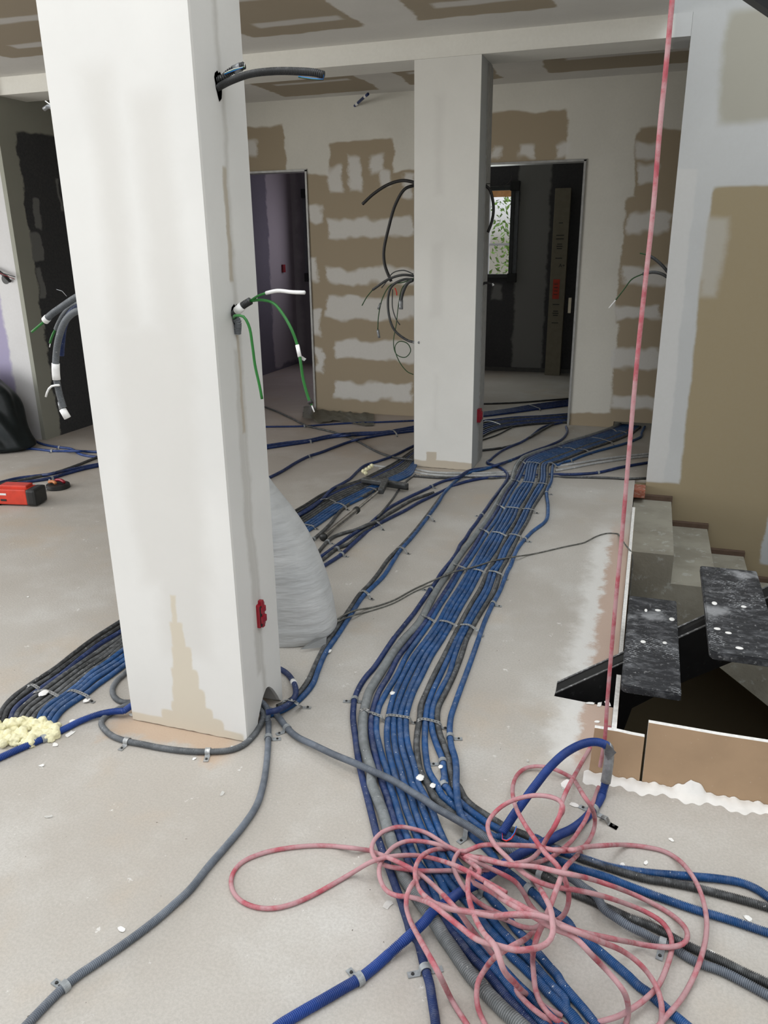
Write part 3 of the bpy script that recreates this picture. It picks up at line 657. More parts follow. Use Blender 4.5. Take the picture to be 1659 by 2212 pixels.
t0 = air[8:34]; tube('tape_sleeve', t0, RL*1.22, M['ducttape'], 0, 12, loop)
q = G(1318, 1625, .16); bm = bmesh.new(); vs = [bm.verts.new(tuple(q+np.array(v))) for v in ((-.012, 0.002, .03), (.018, 0.004, .0), (-.004, 0.0, -.03), (-.016, .004, -.012))]; f = bm.faces.new(vs)
bmesh.ops.solidify(bm, geom=[f], thickness=0.0015); obj('tape_flap', bm, M['ducttape'], loop)
e = air[-1]
for i, (mt, off) in enumerate((('redwire', 0.0), ('bluewire', 0.004), ('redwire', -0.003))):
    w = catmull([e, e+np.array([.004, -.015, -.008]), e+np.array([.022, -.02+off, .0]), e+np.array([.034, -.004, .014+off]), e+np.array([.036, .008, .022+off])], 6); tube('wire', w, 0.0016, M[mt], 0, 6, loop)

# gray conduits around the near pillar's foot
def px_tail(s, r, **k): return on_floor(trace(s), r, **k)
P = np.vstack([catmull(np.array([(-1.24, 2.16, 0.09), (-1.2, 2.15, 0.075), G(577, 1530, .05), G(578, 1555, .025)]), 6), px_tail('L 1604 720 1601 850 1590 980 1570 1100 1530 1220 1450 1340 1350 1460 1250 1575 P 410 1922 380 1950 340 1985 300 2016 250 2052 200 2086 165 2110 130 2140 90 2180 50 2222', 0.0105)])
conduit('G2', 'long gray conduit sweeping from the pillar foot to the lower left', P, 0.0105, 'bluegray', 0.0042, sides=12)
P = np.vstack([catmull(np.array([(-1.25, 2.17, 0.08), (-1.205, 2.14, 0.06), G(569, 1545, .035), G(563, 1565, .015)]), 6), px_tail('L 1530 780 1490 825 1440 862 1370 886 1240 895 1100 890 950 870 850 850 750 830 670 800 625 762 605 725 625 690 680 655 740 625 770 615 830 605', 0.0105)])
conduit('G3', 'gray conduit looping around the near pillar front, held by two shiny clips', P, 0.0105, 'gray', 0.0042, sides=12)
P = px_tail('L -60 955 0 930 100 885 200 842 300 800 400 752 480 712 580 675 680 655 740 652', 0.0118, z=[.012]*5+[.012, .013, .018, .026, .03]); P = np.vstack([P, catmull([P[-1], (-1.645, 2.06, .032), (-1.60, 2.12, .03)], 6)[1:]])
conduit('B4', 'dark blue conduit lying in front of the yellow foam at the left', P, 0.0118, 'brightblue', 0.0048, sides=12)
P = px_tail('L 780 400 745 430 700 470 672 520 685 570 730 598 800 600', 0.0105)
conduit('G5', 'short bend of gray conduit left of the near pillar', P, 0.0105, 'gray', 0.0042)
# pair running back from the pillar foot and small loop
P = px_tail('A 800 190 640 240 500 290 300 335 200 385 O 1659 930 1610 1010 1530 1120 1440 1240 1350 1350 1260 1450 T 800 310 742 400 682 460 620 520 572 590 522 670 470 750 420 820 385 880 352 960 322 1040 272 1105 210 1160 130 1205 40 1235', RC)
conduit('PB', 'blue conduit of the clipped pair curving back from the pillar foot past the white sack', P, RC, 'blue')
P = px_tail('O 1630 960 1560 1060 1470 1180 1390 1280 1290 1390 T 770 300 710 385 655 452 597 512 545 590 490 670 430 760 375 850 335 930 300 1010 250 1085 190 1140 110 1180', RC)
conduit('PD', 'dark gray conduit of the clipped pair curving back from the pillar foot', P, RC, 'dark')
P = laid(trace('T 60 935 115 950 170 985 208 1040 218 1100 190 1150 120 1195 40 1215'), RC)
o = conduit('PL', 'short blue conduit loop with a white tape band behind the near pillar', P, RC, 'navy')
k = len(P)//3; tube('tape_band', P[k:k+4], RC*1.12, M['tape'], 0, 12, o)

# thin gray cable crossing over everything from the sack to the stairwell
pts = trace('T 380 722 470 655 560 608 680 585 800 545 920 480 1040 425 1160 375 A 0 1560 120 1520 250 1490 400 1450 550 1400 700 1365 850 1340 1000 1320 1150 1290 1300 1255 1450 1220 1600 1190 P 1262 1172 1290 1158 1312 1152 1335 1153')
P = laid(pts, 0.004, 0.06)
P = np.vstack([P, catmull([P[-1], (-0.012, 4.12, 0.05), (0.022, 4.08, 0.02), (0.028, 4.02, -0.1), (0.03, 3.9, -0.4), (0.03, 3.8, -0.8)], 6)[1:]])
o = tube('thin_cable', P, 0.0042, M['graycable'], 0, 7); tag(o, 'thin gray cable crossing the bundles and dropping into the stairwell', 'cable')
P = laid(trace('T 380 735 470 672 545 640 650 612 800 562 930 492 1030 450'), 0.0035, 0.05)
o = tube('thin_cable', P, 0.0035, M['graycable'], 0, 7); tag(o, 'second thinner cable beside the crossing gray cable near the white sack', 'cable')

# left bundle: pillar B foot -> behind near pillar -> foam
lf = np.array(trace('O 1500 470 1385 545 1200 672 1050 750 900 822 700 888 560 950 400 1050 210 1160'))
rt = np.array(trace('O 1450 610 1400 690 1350 770 1220 828 1060 892 960 955 720 1080 500 1230 310 1360'))
kp = {0: '700 130 560 220 440 310 340 390 250 450 160 510 80 570 20 640 -10 720', 1: '705 160 580 240 460 330 350 410 270 470 170 530 100 590 50 640 18 720', 2: '710 185 600 250 480 340 370 430 270 500 200 550 120 610 85 650 60 720',
 3: '715 215 600 290 480 370 380 440 300 500 220 560 160 610 110 660 86 730', 4: '718 235 620 310 500 385 400 460 320 520 240 580 180 625 135 680 116 735', 5: '720 255 630 325 520 400 420 475 340 540 260 600 200 645 165 690 148 740',
 6: '722 275 650 340 540 415 440 490 360 555 280 615 225 660 195 700 180 745', 7: '725 295 640 360 550 420 460 500 380 560 300 610 250 660 222 735', 8: '728 330 640 390 560 440 480 510 400 570 330 620 275 670 248 750',
 9: '732 355 650 410 570 460 490 530 420 580 350 630 300 690 275 760', 10: '735 385 660 440 590 490 520 545 450 590 380 640 330 700 300 765'}
lc = ['black', 'black', 'navy', 'dark', 'dark', 'dark', 'dark', 'blue', 'blue', 'blue', 'blue']
words = ['first', 'second', 'third', 'fourth', 'fifth', 'sixth', 'seventh', 'eighth', 'ninth', 'tenth', 'eleventh']
cw = {'black': 'black', 'navy': 'navy blue', 'dark': 'dark gray', 'blue': 'blue'}
for k in range(11):
    t = k/10.0; a = [tuple(v) for v in (lf*(1-t)+rt*t)]
    wgt = trace('L '+kp[k])
    P = on_floor(a+wgt, 0.0105)
    conduit('K%d' % k, '%s conduit, %s from the outer edge of the bundle entering the yellow foam' % (cw[lc[k]], words[k]), P, 0.0105, lc[k], 0.0042)
# a blue one swinging out over the black ones
P = laid(trace('O 1470 480 1385 510 1200 600 1060 650 940 690 880 740 820 800 740 850 650 900 570 985 480 1060 380 1120 250 1190'), 0.0105, 0.05)
conduit('K11', 'navy conduit swinging across the top of the black bundle behind the white sack', P, 0.0105, 'navy')
P = laid(trace('O 1330 505 1240 560 1150 590 1080 640 980 700 1000 660 1150 640 1300 640 1400 640'), 0.0105, 0.05)
# group right of the chrome pole
for key, s, c, lb in (('Q1', 'O 250 1500 330 1450 480 1350 560 1285 640 1205 700 1125 760 1065 860 1000 980 935 1060 895', 'dark', 'dark gray conduit beside the chrome pole, its near end cut behind the sack'),
  ('Q3', 'Y 1148 262 1155 290 1130 330 1050 370 950 405 850 447 720 490 600 512 545 545 O 1640 830 1480 905 1300 990 1150 1075 1040 1165 960 1235 850 1295 700 1400 560 1500 430 1595 380 1640', 'navy', 'navy conduit from the right doorway to behind the white sack'),
  ('Q4', 'O 1560 930 1470 960 1380 992 1300 1035 1200 1095 1080 1168 1000 1235 900 1300 800 1390 700 1430 580 1520 470 1612 400 1680', 'dark', 'dark gray conduit between two navy ones in the fan behind the white sack'),
  ('Q5', 'Y 1620 462 1450 492 1330 520 1200 530 1090 531 960 536 830 545 700 550 600 568 520 592 460 622 O 1530 968 1420 1022 1300 1092 1180 1152 1060 1215 950 1292 850 1380 740 1480 620 1560 490 1640 430 1690', 'navy', 'lower navy conduit of the fan passing under the main bundle to the stair wall'),
  ('Q2', 'O 1060 1185 960 1222 870 1262 760 1292 660 1330 610 1370 540 1450 480 1530 430 1570 380 1620', 'dark', 'short dark gray conduit bending left of the fan near the open pole end'),
  ('Q6', 'O 1400 770 1340 810 1260 890 1200 980 1120 1080 1060 1150', 'dark', 'thin dark gray conduit running down from the squeegee head')):
    P = laid(trace(s), RC if key != 'Q6' else 0.007, 0.05 if key != 'Q5' else 0.03, under=(key == 'Q5'))
    conduit(key, lb, P, RC if key != 'Q6' else 0.007, c)
# pale flat tubes crossing under the bundle
for i, (s, c) in enumerate((('Y 50 478 140 490 250 492 330 508 420 520 560 524 700 524 840 516 1000 500', 'palegray'), ('Y 100 500 230 507 330 524 440 536 600 540 720 536 850 528', 'palegray'), ('Y 1090 510 1200 490 1300 470 1400 455 1500 440 1640 425', 'palegray'), ('Y 1090 486 1200 470 1320 450 1450 432 1640 412', 'palegray'), ('Y 300 540 420 549 600 549 830 552 1000 547 1090 545 1300 548 1420 552 1480 556 1600 552', 'dark'))):
    P = laid(trace(s), 0.009, 0.03, under=True)
    conduit('S%d' % i, ['pale gray tube passing in front of the far pillar foot', 'lower pale gray tube in front of the far pillar foot', 'lower pale gray tube right of the main bundle towards the stair wall', 'upper pale gray tube right of the main bundle towards the stair wall', 'dark gray conduit running straight across in front of the far pillar'][i], P, 0.009, c, 0)
# back room
bk = [('O 0 342 40 340 400 334 600 320 850 305 1100 297 1400 284', 0.009, 'navy', 'thin navy conduit lying straight across the floor before the back wall'),
 ('O -40 125 30 155 150 200 300 270 420 330 500 350 650 385 800 430 900 480 1070 570 1200 612 1390 640', 0.0095, 'dark', 'gray-brown conduit running diagonally across the back room floor'),
 ('O -20 540 50 532 250 502 450 472 600 440 750 420 900 412 1050 402 1200 385 1420 352', 0.012, 'navy', 'lower of the two navy conduits side by side crossing the back room'),
 ('O -20 515 50 510 250 482 430 462 600 425 750 405 900 395 1100 388 1250 365 1420 332', 0.012, 'navy', 'upper of the two navy conduits side by side crossing the back room'),
 ('O -20 850 70 805 200 740 330 660 440 605 550 570 680 520 820 470 950 440 1100 412 1420 372', 0.0115, 'navy', 'navy conduit joining the back room pair after a bend with one clip'),
 ('K 175 1215 195 1240 250 1268 350 1288 430 1300 480 1330 560 1345 640 1350', 0.0105, 'blue_far', 'blue conduit coming out at the foot of the left wall end'),
 ('K 90 1295 140 1295 220 1300 310 1310 400 1311 480 1312 560 1316 640 1318', 0.0105, 'blue_far', 'blue conduit coming from under the black bag'),
 ('K -60 1530 0 1510 100 1490 200 1470 330 1440 450 1400 565 1355 640 1330', 0.0105, 'dark', 'gray conduit rising to the right behind the red tool'),
 ('K -60 1548 0 1530 100 1505 200 1490 310 1472 400 1445 500 1418 575 1402 640 1390', 0.0115, 'navy', 'navy conduit nearest the red tool, with a white clip'),
 ('K -60 1520 0 1500 100 1475 200 1462 320 1446 430 1420 575 1392 640 1380', 0.0115, 'navy', 'navy conduit just behind the one nearest the red tool'),
 ('Y 560 132 680 135 900 127 1050 115 1190 104', 0.009, 'black', 'thin black conduit furthest back, across the right doorway'),
 ('Y 660 400 680 396 800 380 880 356 950 320 1020 280 1080 250 1160 235', 0.0105, 'black', 'black conduit curving from the far pillar to the right doorway'),
 ('Y 640 355 680 338 760 310 820 280 880 250 930 235', 0.007, 'black', 'thin black conduit left of the small pipe clamp in the right opening')]
for i, (s, r, c, lb) in enumerate(bk):
    conduit('R%d' % i, lb, laid(trace(s), r, 0.05), r, c)
ord2 = ['nearest', 'second nearest', 'third nearest', 'fourth nearest', 'fifth nearest', 'sixth nearest', 'seventh nearest', 'furthest']
ba, bb = np.array(trace('Y 590 400 680 318 760 282 850 262 1000 246 1190 238')), np.array(trace('Y 560 320 680 232 760 222 850 212 1000 205 1190 190'))
for k in range(8):
    t = k/7; conduit('W%d' % k, 'dark blue conduit of the bundle fanning from the right doorway, %s one' % ord2[k], on_floor([tuple(v) for v in ba*(1-t)+bb*t], 0.0105), 0.0105, 'navy' if k % 3 else 'black')
ba, bb = np.array(trace('Y 600 206 680 204 800 190 950 170 1190 140')), np.array(trace('Y 600 186 680 184 800 170 950 145 1190 112'))
for k in range(6):
    t = k/5; conduit('Z%d' % k, 'navy conduit of the flat upper bundle through the right doorway, %s row' % ord2[k], on_floor([tuple(v) for v in ba*(1-t)+bb*t], 0.0105), 0.0105, 'navy')

# ------------------------------------------------------------------ straps and clips
def strap_geo(P, width, holes=True):
    """flat perforated band following path P, real holes"""
    P, s = resample(P, 0.004); T = np.gradient(P, axis=0); T[:, 2] = 0
    T /= np.maximum(np.linalg.norm(T, axis=1, keepdims=True), 1e-9)
    Wd = np.stack([-T[:, 1], T[:, 0], T[:, 2]*0], 1)
    V = []; Fc = []; off = [-.5, -.2, .2, .5]; th = 0.0012
    for layer in (0, 1):
        for p, w in zip(P, Wd):
            for a in off: V.append(p+w*a*width+np.array([0, 0, th*layer]))
    n = len(P); L0 = n*4
    def hole(i): return holes and (i % 3 == 1)
    for i in range(n-1):
        for j in range(3):
            if j == 1 and hole(i): continue
            a = i*4+j
            Fc.append((a, a+1, a+5, a+4)); Fc.append((L0+a, L0+a+4, L0+a+5, L0+a+1))
        for j in (0, 3):
            a = i*4+j; Fc.append((a, a+4, L0+a+4, L0+a))
    return V, Fc
def nearest_floor(p): return p
COUNT = {}
def strap(wx, label, group=None, width=0.014, ends=True, cat='strap'):
    px = trace(wx); n = 40
    D_ = catmull(np.array(px), 30); D_, _ = resample(D_, 1.2)
    z = np.full(len(D_), 0.0216)
    for _ in range(4):
        P = np.array([G(x, y, h) for (x, y), h in zip(D_, z)]); z = top(P, 0.004)
    k = max(2, len(z)//14); zp = np.pad(z, k, mode='edge'); zm = np.array([zp[i:i+2*k+1].max() for i in range(len(z))])
    zm = np.convolve(np.pad(zm, k, mode='edge'), np.ones(2*k+1)/(2*k+1), 'valid')
    P = np.array([G(x, y, h) for (x, y), h in zip(D_, zm+0.0012)])
    dirr = P[-1]-P[0]; dirr[2] = 0; dirr /= np.linalg.norm(dirr)
    if ends:
        e1 = P[-1]; hz = e1[2]
        tail = np.array([e1+dirr*0.006+[0, 0, -hz*0.5], e1+dirr*0.010+[0, 0, -hz+0.002], e1+dirr*0.032+[0, 0, -hz+0.002]])
        e0 = P[0]; h0 = e0[2]
        head = np.array([e0-dirr*0.008+[0, 0, -h0*0.9], e0-dirr*0.004+[0, 0, -h0*.3]])
        P = np.vstack([head, P, tail])
    P, _ = resample(P, 0.006)
    t = thing('perforated_strap', label, cat, (P[0][0], P[0][1], 0), group)
    V, Fc = strap_geo(P, width); fast_mesh('band', V, Fc, M['steel'], t, smooth=False)
    if ends:
        e = P[-3]; bm = bmesh.new(); bmesh.ops.create_cone(bm, cap_ends=True, segments=8, radius1=0.005, radius2=0.004, depth=0.004, matrix=Matrix.Translation((e[0], e[1], 0.006))); obj('screw', bm, M['screw'], t)
gA = ['strap over the thick gray conduit and its two neighbours', 'strap over the four blue conduits', 'strap over the right four conduits']
rowsS = [('nearest the camera', 'C 215 525 260 505 330 545 460 592', 'C 522 585 560 578 660 588 800 610', 'C 900 642 950 625 1050 640 1160 672'),
 ('second row from the near end', 'B 395 705 450 735 550 790', 'B 605 775 700 790 808 838', 'B 850 825 950 828 1058 895'),
 ('under the thin cable', 'B 775 98 850 128 915 152', 'B 1010 162 1080 172 1145 200', 'B 1190 182 1270 192 1360 230'),
 ('beyond the thin cable', 'A 425 1002 470 1020 525 1052', 'A 570 1044 650 1052 735 1090', 'A 772 1070 840 1075 915 1100'),
 ('fifth row away', 'A 630 718 670 735 718 765', 'A 732 748 820 752 898 765', 'A 930 767 1000 768 1070 782'),
 ('just before the pale tubes', 'A 800 415 845 425 888 440', 'A 935 445 1000 448 1065 456', 'A 1110 462 1170 463 1225 472'),
 ('beyond the pale tubes', 'A 905 192 935 205 965 228', 'A 980 210 1060 212 1140 228', 'A 1240 218 1280 220 1322 242'),
 ('short of the wall slot', 'D 640 470 670 480 708 492', 'D 735 490 790 495 840 512', 'D 870 505 930 510 980 532'),
 ('next to the wall slot', 'D 1200 305 1225 312 1245 328', 'D 1270 325 1310 330 1350 345', None)]
for nm, *ss in rowsS:
    for lab, s in zip(gA, ss):
        if s: strap(s, 'perforated '+lab.replace('thick gray conduit and its two neighbours', 'thick gray conduit and two neighbours')+', '+nm)
strap('D 1010 388 1100 405 1208 440', 'long perforated strap over the full bundle short of the wall slot')
strap('L 405 530 440 530 520 562', 'perforated strap over the four blue conduits before the yellow foam')
strap('L 200 540 270 530 345 562', 'plaster-smeared perforated strap over the dark conduits before the yellow foam')
strap('L 165 505 190 495 228 515', 'short perforated strap over the two outermost black conduits before the foam')
strap('T 140 1148 190 1140 258 1185', 'perforated strap over the blue and dark pair at the pillar foot')
strap('O 550 992 610 985 682 1010', 'perforated strap over the black conduits near the squeegee')
strap('O 672 1022 720 1025 772 1052', 'perforated strap over the blue conduits near the squeegee')
strap('O 252 1190 370 1205 485 1228', 'long perforated strap over the left bundle just behind the white sack')
strap('O 962 888 1000 885 1045 902', 'perforated strap over the blue conduits beside the squeegee handle')
strap('O 1012 1190 1050 1188 1090 1220', 'perforated strap over the navy fan of conduits')
strap('T 1000 38 1015 38 1032 50', 'perforated strap on the clipped pair furthest from the camera', None)
strap('T 822 228 845 226 872 242', 'perforated strap on the clipped pair, second from the far end', None)
strap('T 600 492 625 488 652 508', 'perforated strap on the clipped pair above the thin cable crossing', None)
strap('Y 935 140 965 148 1000 162', 'perforated strap on the flat upper bundle in the right doorway')
strap('Y 690 232 730 234 778 250', 'perforated strap on the fanning bundle beside the far pillar')
strap('O 1175 368 1200 372 1228 400', 'perforated strap over the two navy conduits in the back room')

def clip_at(key, px, label, side=1, two=False, mat='clip', width=0.016, tab=0.03, at=None):
    """saddle clip: ring over the conduit nearest to the traced spot + screw tab on the floor"""
    P = CURVES[key]; x, y = trace(px)[0]; q = G(x, y, 0.012)
    i = int(np.argmin(np.linalg.norm(P[:, :2]-q[:2], axis=1))); i = min(max(i, 2), len(P)-3); c = P[i]; T = P[i+2]-P[i-2]; T[2] = 0; T /= np.linalg.norm(T); U = np.array([T[1], -T[0], 0])
    r = {'M1': .0168, 'LOOP': .0125, 'B4': .0118}.get(key, RC)+0.0012
    h = c[2]
    t = thing('pipe_clip', label, 'clip', (c[0], c[1], 0))
    prof = [(r*math.cos(a), r*math.sin(a)) for a in np.linspace(-0.3 if two or side > 0 else -0.9, math.pi+0.3 if two or side < 0 else math.pi+.9, 15)]
    pr = []
    if side > 0 or two: pr += [(r+tab, -h+0.0015), (r+0.003, -h+0.0015)]
    pr += prof
    if side < 0 or two: pr += [(-r-0.003, -h+0.0015), (-r-tab, -h+0.0015)]
    bm = bmesh.new(); Q2 = np.array(pr, float); dd = np.gradient(Q2, axis=0); dd /= np.maximum(np.linalg.norm(dd, axis=1, keepdims=True), 1e-9); nn = np.stack([dd[:, 1], -dd[:, 0]], 1)*0.0018
    loops = [[bm.verts.new(tuple(c+U*u+np.array([0, 0, v])+T*w)) for (u, v) in arr] for arr, w in ((Q2, -width/2), (Q2, width/2), (Q2+nn, width/2), (Q2+nn, -width/2))]
    for a_ in range(4):
        A_, B_ = loops[a_], loops[(a_+1) % 4]
        for k in range(len(A_)-1): bm.faces.new([A_[k], A_[k+1], B_[k+1], B_[k]])
    for k in (0, -1): bm.faces.new([l_[k] for l_ in loops])
    obj('saddle', bm, M[mat], t)
    for sg in ([1, -1] if two else [side]):
        s_ = c+U*sg*(r+tab*0.6); bm = bmesh.new(); bmesh.ops.create_cone(bm, cap_ends=True, segments=8, radius1=0.0045, radius2=0.0035, depth=0.003, matrix=Matrix.Translation((s_[0], s_[1], 0.0045))); obj('screw', bm, M['screw'], t)
for a in (('M0', 'C 160 390', 'gray clip on the outer navy conduit where it starts to bend', -1, True), ('M12', 'C 1275 835', 'gray clip on the lone bright blue conduit near its bend', -1, False), ('M10', 'C 1215 1125', 'gray clip over the blue and dark conduits, upper of two', 1, False),
          ('M10', 'C 1210 1405', 'gray clip on the blue conduit, lower of two, by the white plaster band', 1, False), ('X1', 'T 165 1305', 'gray clip on the crossing blue-gray conduit near the pillar foot', 1, False), ('G2', 'L 1600 812', 'small clip on the long gray conduit near the pillar foot', -1, False),
          ('G2', 'P 140 2128', 'clip on the long gray conduit near the lower left corner', 1, False), ('LOOP', 'V 822 1062', 'large pale clip on the bright blue conduit at the bottom of the picture', -1, False), ('M0', 'V 1200 1005', 'wide gray clip on the navy conduit at the bottom, beside the bright blue one', -1, True),
          ('M12', 'E 1225 530', 'gray clip on the bright blue conduit where the gray one crosses it', 1, False), ('M7', 'F 770 118', 'gray clip on a blue conduit under the rope pile', 1, False), ('LOOP', 'G 1340 275', 'round two-hole clip on the bright blue conduit beside the tape', -1, True),
          ('M8', 'G 690 1030', 'pale clip on the gray conduit inside the rope pile', 1, False), ('X1', 'H 1220 700', 'shiny clip on the gray conduit pair at the right', 1, False), ('M12', 'G 590 1190', 'pale two-hole clip on the dark blue conduit inside the rope pile', -1, False),
          ('M0', 'B 490 395', 'small clip on the navy conduit below the thin cable crossing', 1, False), ('M12', 'B 1245 570', 'small clip on the lone blue conduit level with the strap row near the sack', -1, False), ('M12', 'A 1215 580', 'small white clip on the lone blue conduit above its swerve', -1, False),
          ('M12', 'A 948 1132', 'clip on the lone blue conduit where it rejoins the bundle', -1, False), ('M0', 'A 438 842', 'small clip on the navy conduit left of the fifth strap row', 1, False), ('M12', 'A 1512 192', 'small clip on the lone conduit beyond the pale tubes', -1, False),
          ('B4', 'L 272 835', 'gray clip on the dark blue conduit by the yellow foam', -1, False), ('R0', 'O 408 335', 'white clip on the thin navy conduit in the back room', 1, False), ('R4', 'O 440 605', 'clip on the bent navy conduit in the back room', 1, False),
          ('Q1', 'O 482 1345', 'clip on the dark conduit beside the open pole end', -1, False), ('Q2', 'O 602 1370', 'clip on the short dark conduit below the open pole end', -1, False), ('Q5', 'O 738 1482', 'clip on the lowest navy conduit of the fan', -1, False), ('Q4', 'O 702 1430', 'clip on the dark gray conduit of the fan', -1, False),
          ('R2', 'O 452 470', 'clip on the pair of navy conduits in the back room', 1, False), ('R5', 'K 358 1288', 'white clip on the blue conduit from the left wall end', 1, False), ('R6', 'K 308 1309', 'white clip on the blue conduit from under the bag', 1, False), ('R7', 'K 325 1440', 'white clip on the gray conduit behind the red tool', 1, False), ('R8', 'K 306 1472', 'white clip on the navy conduit nearest the red tool', 1, False),
          ('Q5', 'Y 1330 520', 'small clip on the navy conduit right of the main bundle', 1, False), ('Q3', 'Y 450 607', 'clip with white plaster on the navy conduit of the fan', -1, False)):
    clip_at(a[0], a[1], a[2], a[3], a[4])
for a in (('G3', 'L 762 835', 'shiny clip on the looping gray conduit below the left pillar corner'), ('G3', 'L 1245 895', 'shiny clip on the looping gray conduit below the pillar middle')):
    clip_at(a[0], a[1], a[2], -1, False, 'steel', 0.017)
# loose clip
c0 = G(1305, 1775, 0); t = thing('pipe_clip', 'loose pale clip lying on the floor beside the stairwell edge boards', 'clip', c0)
bm = bmesh.new(); prof = [(-.014*math.cos(a), .014*math.sin(a)+.002) for a in np.linspace(0, math.pi*.95, 10)]+[(.018, .002), (.042, .002)]
rv = [[bm.verts.new((c0[0]+u*0.9+w*0.3, c0[1]-u*0.45+w*.9, v)) for w in (-.009, .009)] for u, v in prof]
fs = [bm.faces.new([rv[k][0], rv[k+1][0], rv[k+1][1], rv[k][1]]) for k in range(len(rv)-1)]; bmesh.ops.solidify(bm, geom=fs, thickness=0.0018); obj('saddle', bm, M['steel'], t)
bm = bmesh.new(); bmesh.ops.create_cone(bm, cap_ends=True, segments=10, radius1=.004, radius2=.004, depth=.002, matrix=Matrix.Translation((c0[0]+.027, c0[1]-.0135, .005))); obj('screw_hole', bm, M['screw'], t)

# ------------------------------------------------------------------ rope: one long dusty rope, hanging part and pile
RR = 0.0062
rope_parts = []
hang = catmull([(-0.02, 2.15, 5.0), (-0.018, 2.15, 3.5), (-0.018, 2.15, 2.6)]+[PY(x, y, 2.15) for x, y in ((1452, 0), (1440, 130), (1425, 280), (1412, 440), (1395, 600), (1378, 760), (1361, 950), (1344, 1150), (1330, 1300), (1313, 1500), (1306, 1600))]+[(-0.022, 2.14, 0.06)], 6)
rope_parts.append(hang)
strands = ['G 1400 0 1350 140 1290 280 1240 400 1170 510 1080 640 960 750 850 830 700 890 560 925 450 915 300 925 150 880 0 840 E 1250 780 1100 715 1000 670 900 600 780 530 640 490 520 468 400 490 300 540 230 620 207 700 235 790 300 850 400 890 550 912 700 932 900 933 1060 932 1200 942 1400 930 1659 890',
 'U 800 50 740 88 700 150 660 220 610 310 572 380 542 450 530 520 500 590 460 650 420 720 370 770 300 792 200 792 100 770 0 745 F 1130 20 1180 80 1240 170 1290 270 1340 340 1400 400',
 'U 600 330 660 430 700 490 718 560 705 630 660 700 600 722 500 722 400 700 300 695 200 692 100 695 0 730 V 1400 345 1365 380 1350 430 1375 500 1430 580 1500 645 1600 695 1659 718 F 900 420 1050 470 1200 540 1350 555 1450 500',
 'U 600 330 500 282 420 265 340 276 290 320 270 390 285 480 330 570 390 660 450 740 510 800 545 860 570 930 575 1000 550 1070 500 1110 440 1130',
 'U 490 600 520 545 545 500 530 455 480 432 400 423 320 435 240 465 170 520 135 580 145 640 180 700 240 760 310 830 400 888 500 922 600 935 750 968 880 1010 1000 1060 1090 1120 1130 1190 1135 1260 1110 1350 1060 1460 980 1540 920 1582 850 1622 760 1650 680 1670',
 'U 480 715 600 720 660 705 760 696 870 692 1000 705 1100 730 1180 780 1240 850 1280 920 1310 1010 1325 1100 1320 1200 1290 1320 1240 1440 1180 1540 1110 1620 1060 1680',
 'U 640 730 600 770 560 812 540 850 510 930 480 1010 440 1110 400 1200 380 1300 385 1400 400 1500 440 1580 500 1640 580 1690',
 'U 0 755 100 768 250 800 400 812 520 840 650 866 780 905 900 950 1010 1000 1100 1050 1180 1110 1220 1170 1210 1220 1150 1246 1050 1245 900 1220 750 1190 620 1160 500 1112 400 1082 250 1075 100 1060 0 1048 V 1100 605 1040 600 980 570 945 500 945 430 980 375 1020 332 1090 300 1200 303 1300 330 1380 372',
 'V 1380 372 1500 470 U 40 880 150 945 250 1010 380 1080 500 1150 600 1190 700 1290 800 1395 880 1500 900 1600 880 1690',
 'V 890 350 780 335 620 323 450 335 300 365 180 420 130 490 130 560 170 620 250 660 350 670 450 650 560 605 680 540 800 470 900 412 1000 385 1150 378 1280 405 1400 450 1500 505 1659 595 F 760 20 900 110 1050 220 1200 300 1360 390 1500 430 1659 490',
 'V 890 350 980 385 1080 430 1180 490 1300 600 F 420 300 500 385 600 530 700 660 800 770 900 900 970 1010 1050 1150 1150 1290 1300 1450 1450 1570 1620 1690',
 'V 1360 345 1250 345 1190 370 1150 420 1140 480 1160 560 1230 630 1320 670 1450 692 1560 712 1659 722 F 900 425 1100 400 1300 400 1500 440 1659 510 U 500 1120 620 1165 740 1215 850 1260 930 1312 1000 1382 1050 1460 1080 1560 1078 1690',
 'V 1215 470 1165 495 1130 530 1100 580 1090 650 1110 730 1150 810 1200 900 1250 990 1300 1090 1350 1190 1440 1330',
 'F 1350 590 1250 680 1130 750 1000 820 870 920 780 1040 710 1160 690 1280 690 1400 720 1520 800 1690',
 'V 1120 610 1220 640 1300 700 1400 780 F 620 640 720 700 870 742 1000 780 1150 810 1300 800 1430 770 1530 700 1570 600 1560 500 1550 380 1500 250 1400 80 1330 0',
 'E 1350 790 1290 870 1240 960 1222 1080 1230 1200 1270 1350 1320 1470 1400 1600 F 900 760 950 900 1010 1060 1120 1180 1240 1300 1370 1390 1500 1480 1680 1570']
VV, QQ = [], []; offv = 0
for i, s in enumerate([None]+strands):
    P = hang if s is None else laid(trace(s), RR, 0.12 if i in (2, 4, 5) else 0.05, dive=0.07)
    P, _ = resample(P, 0.008)
    if s is not None: stamp(P, RR)
    Vt, Q, _c = tube_geo(P, RR, 0, 8)
    VV.append(Vt); QQ.append(Q+offv); offv += len(Vt)
o = fast_mesh('rope', np.vstack(VV), np.vstack(QQ), M['rope']); tag(o, 'dusty pink rope hanging down the stairwell edge and piled on the conduits', 'rope')

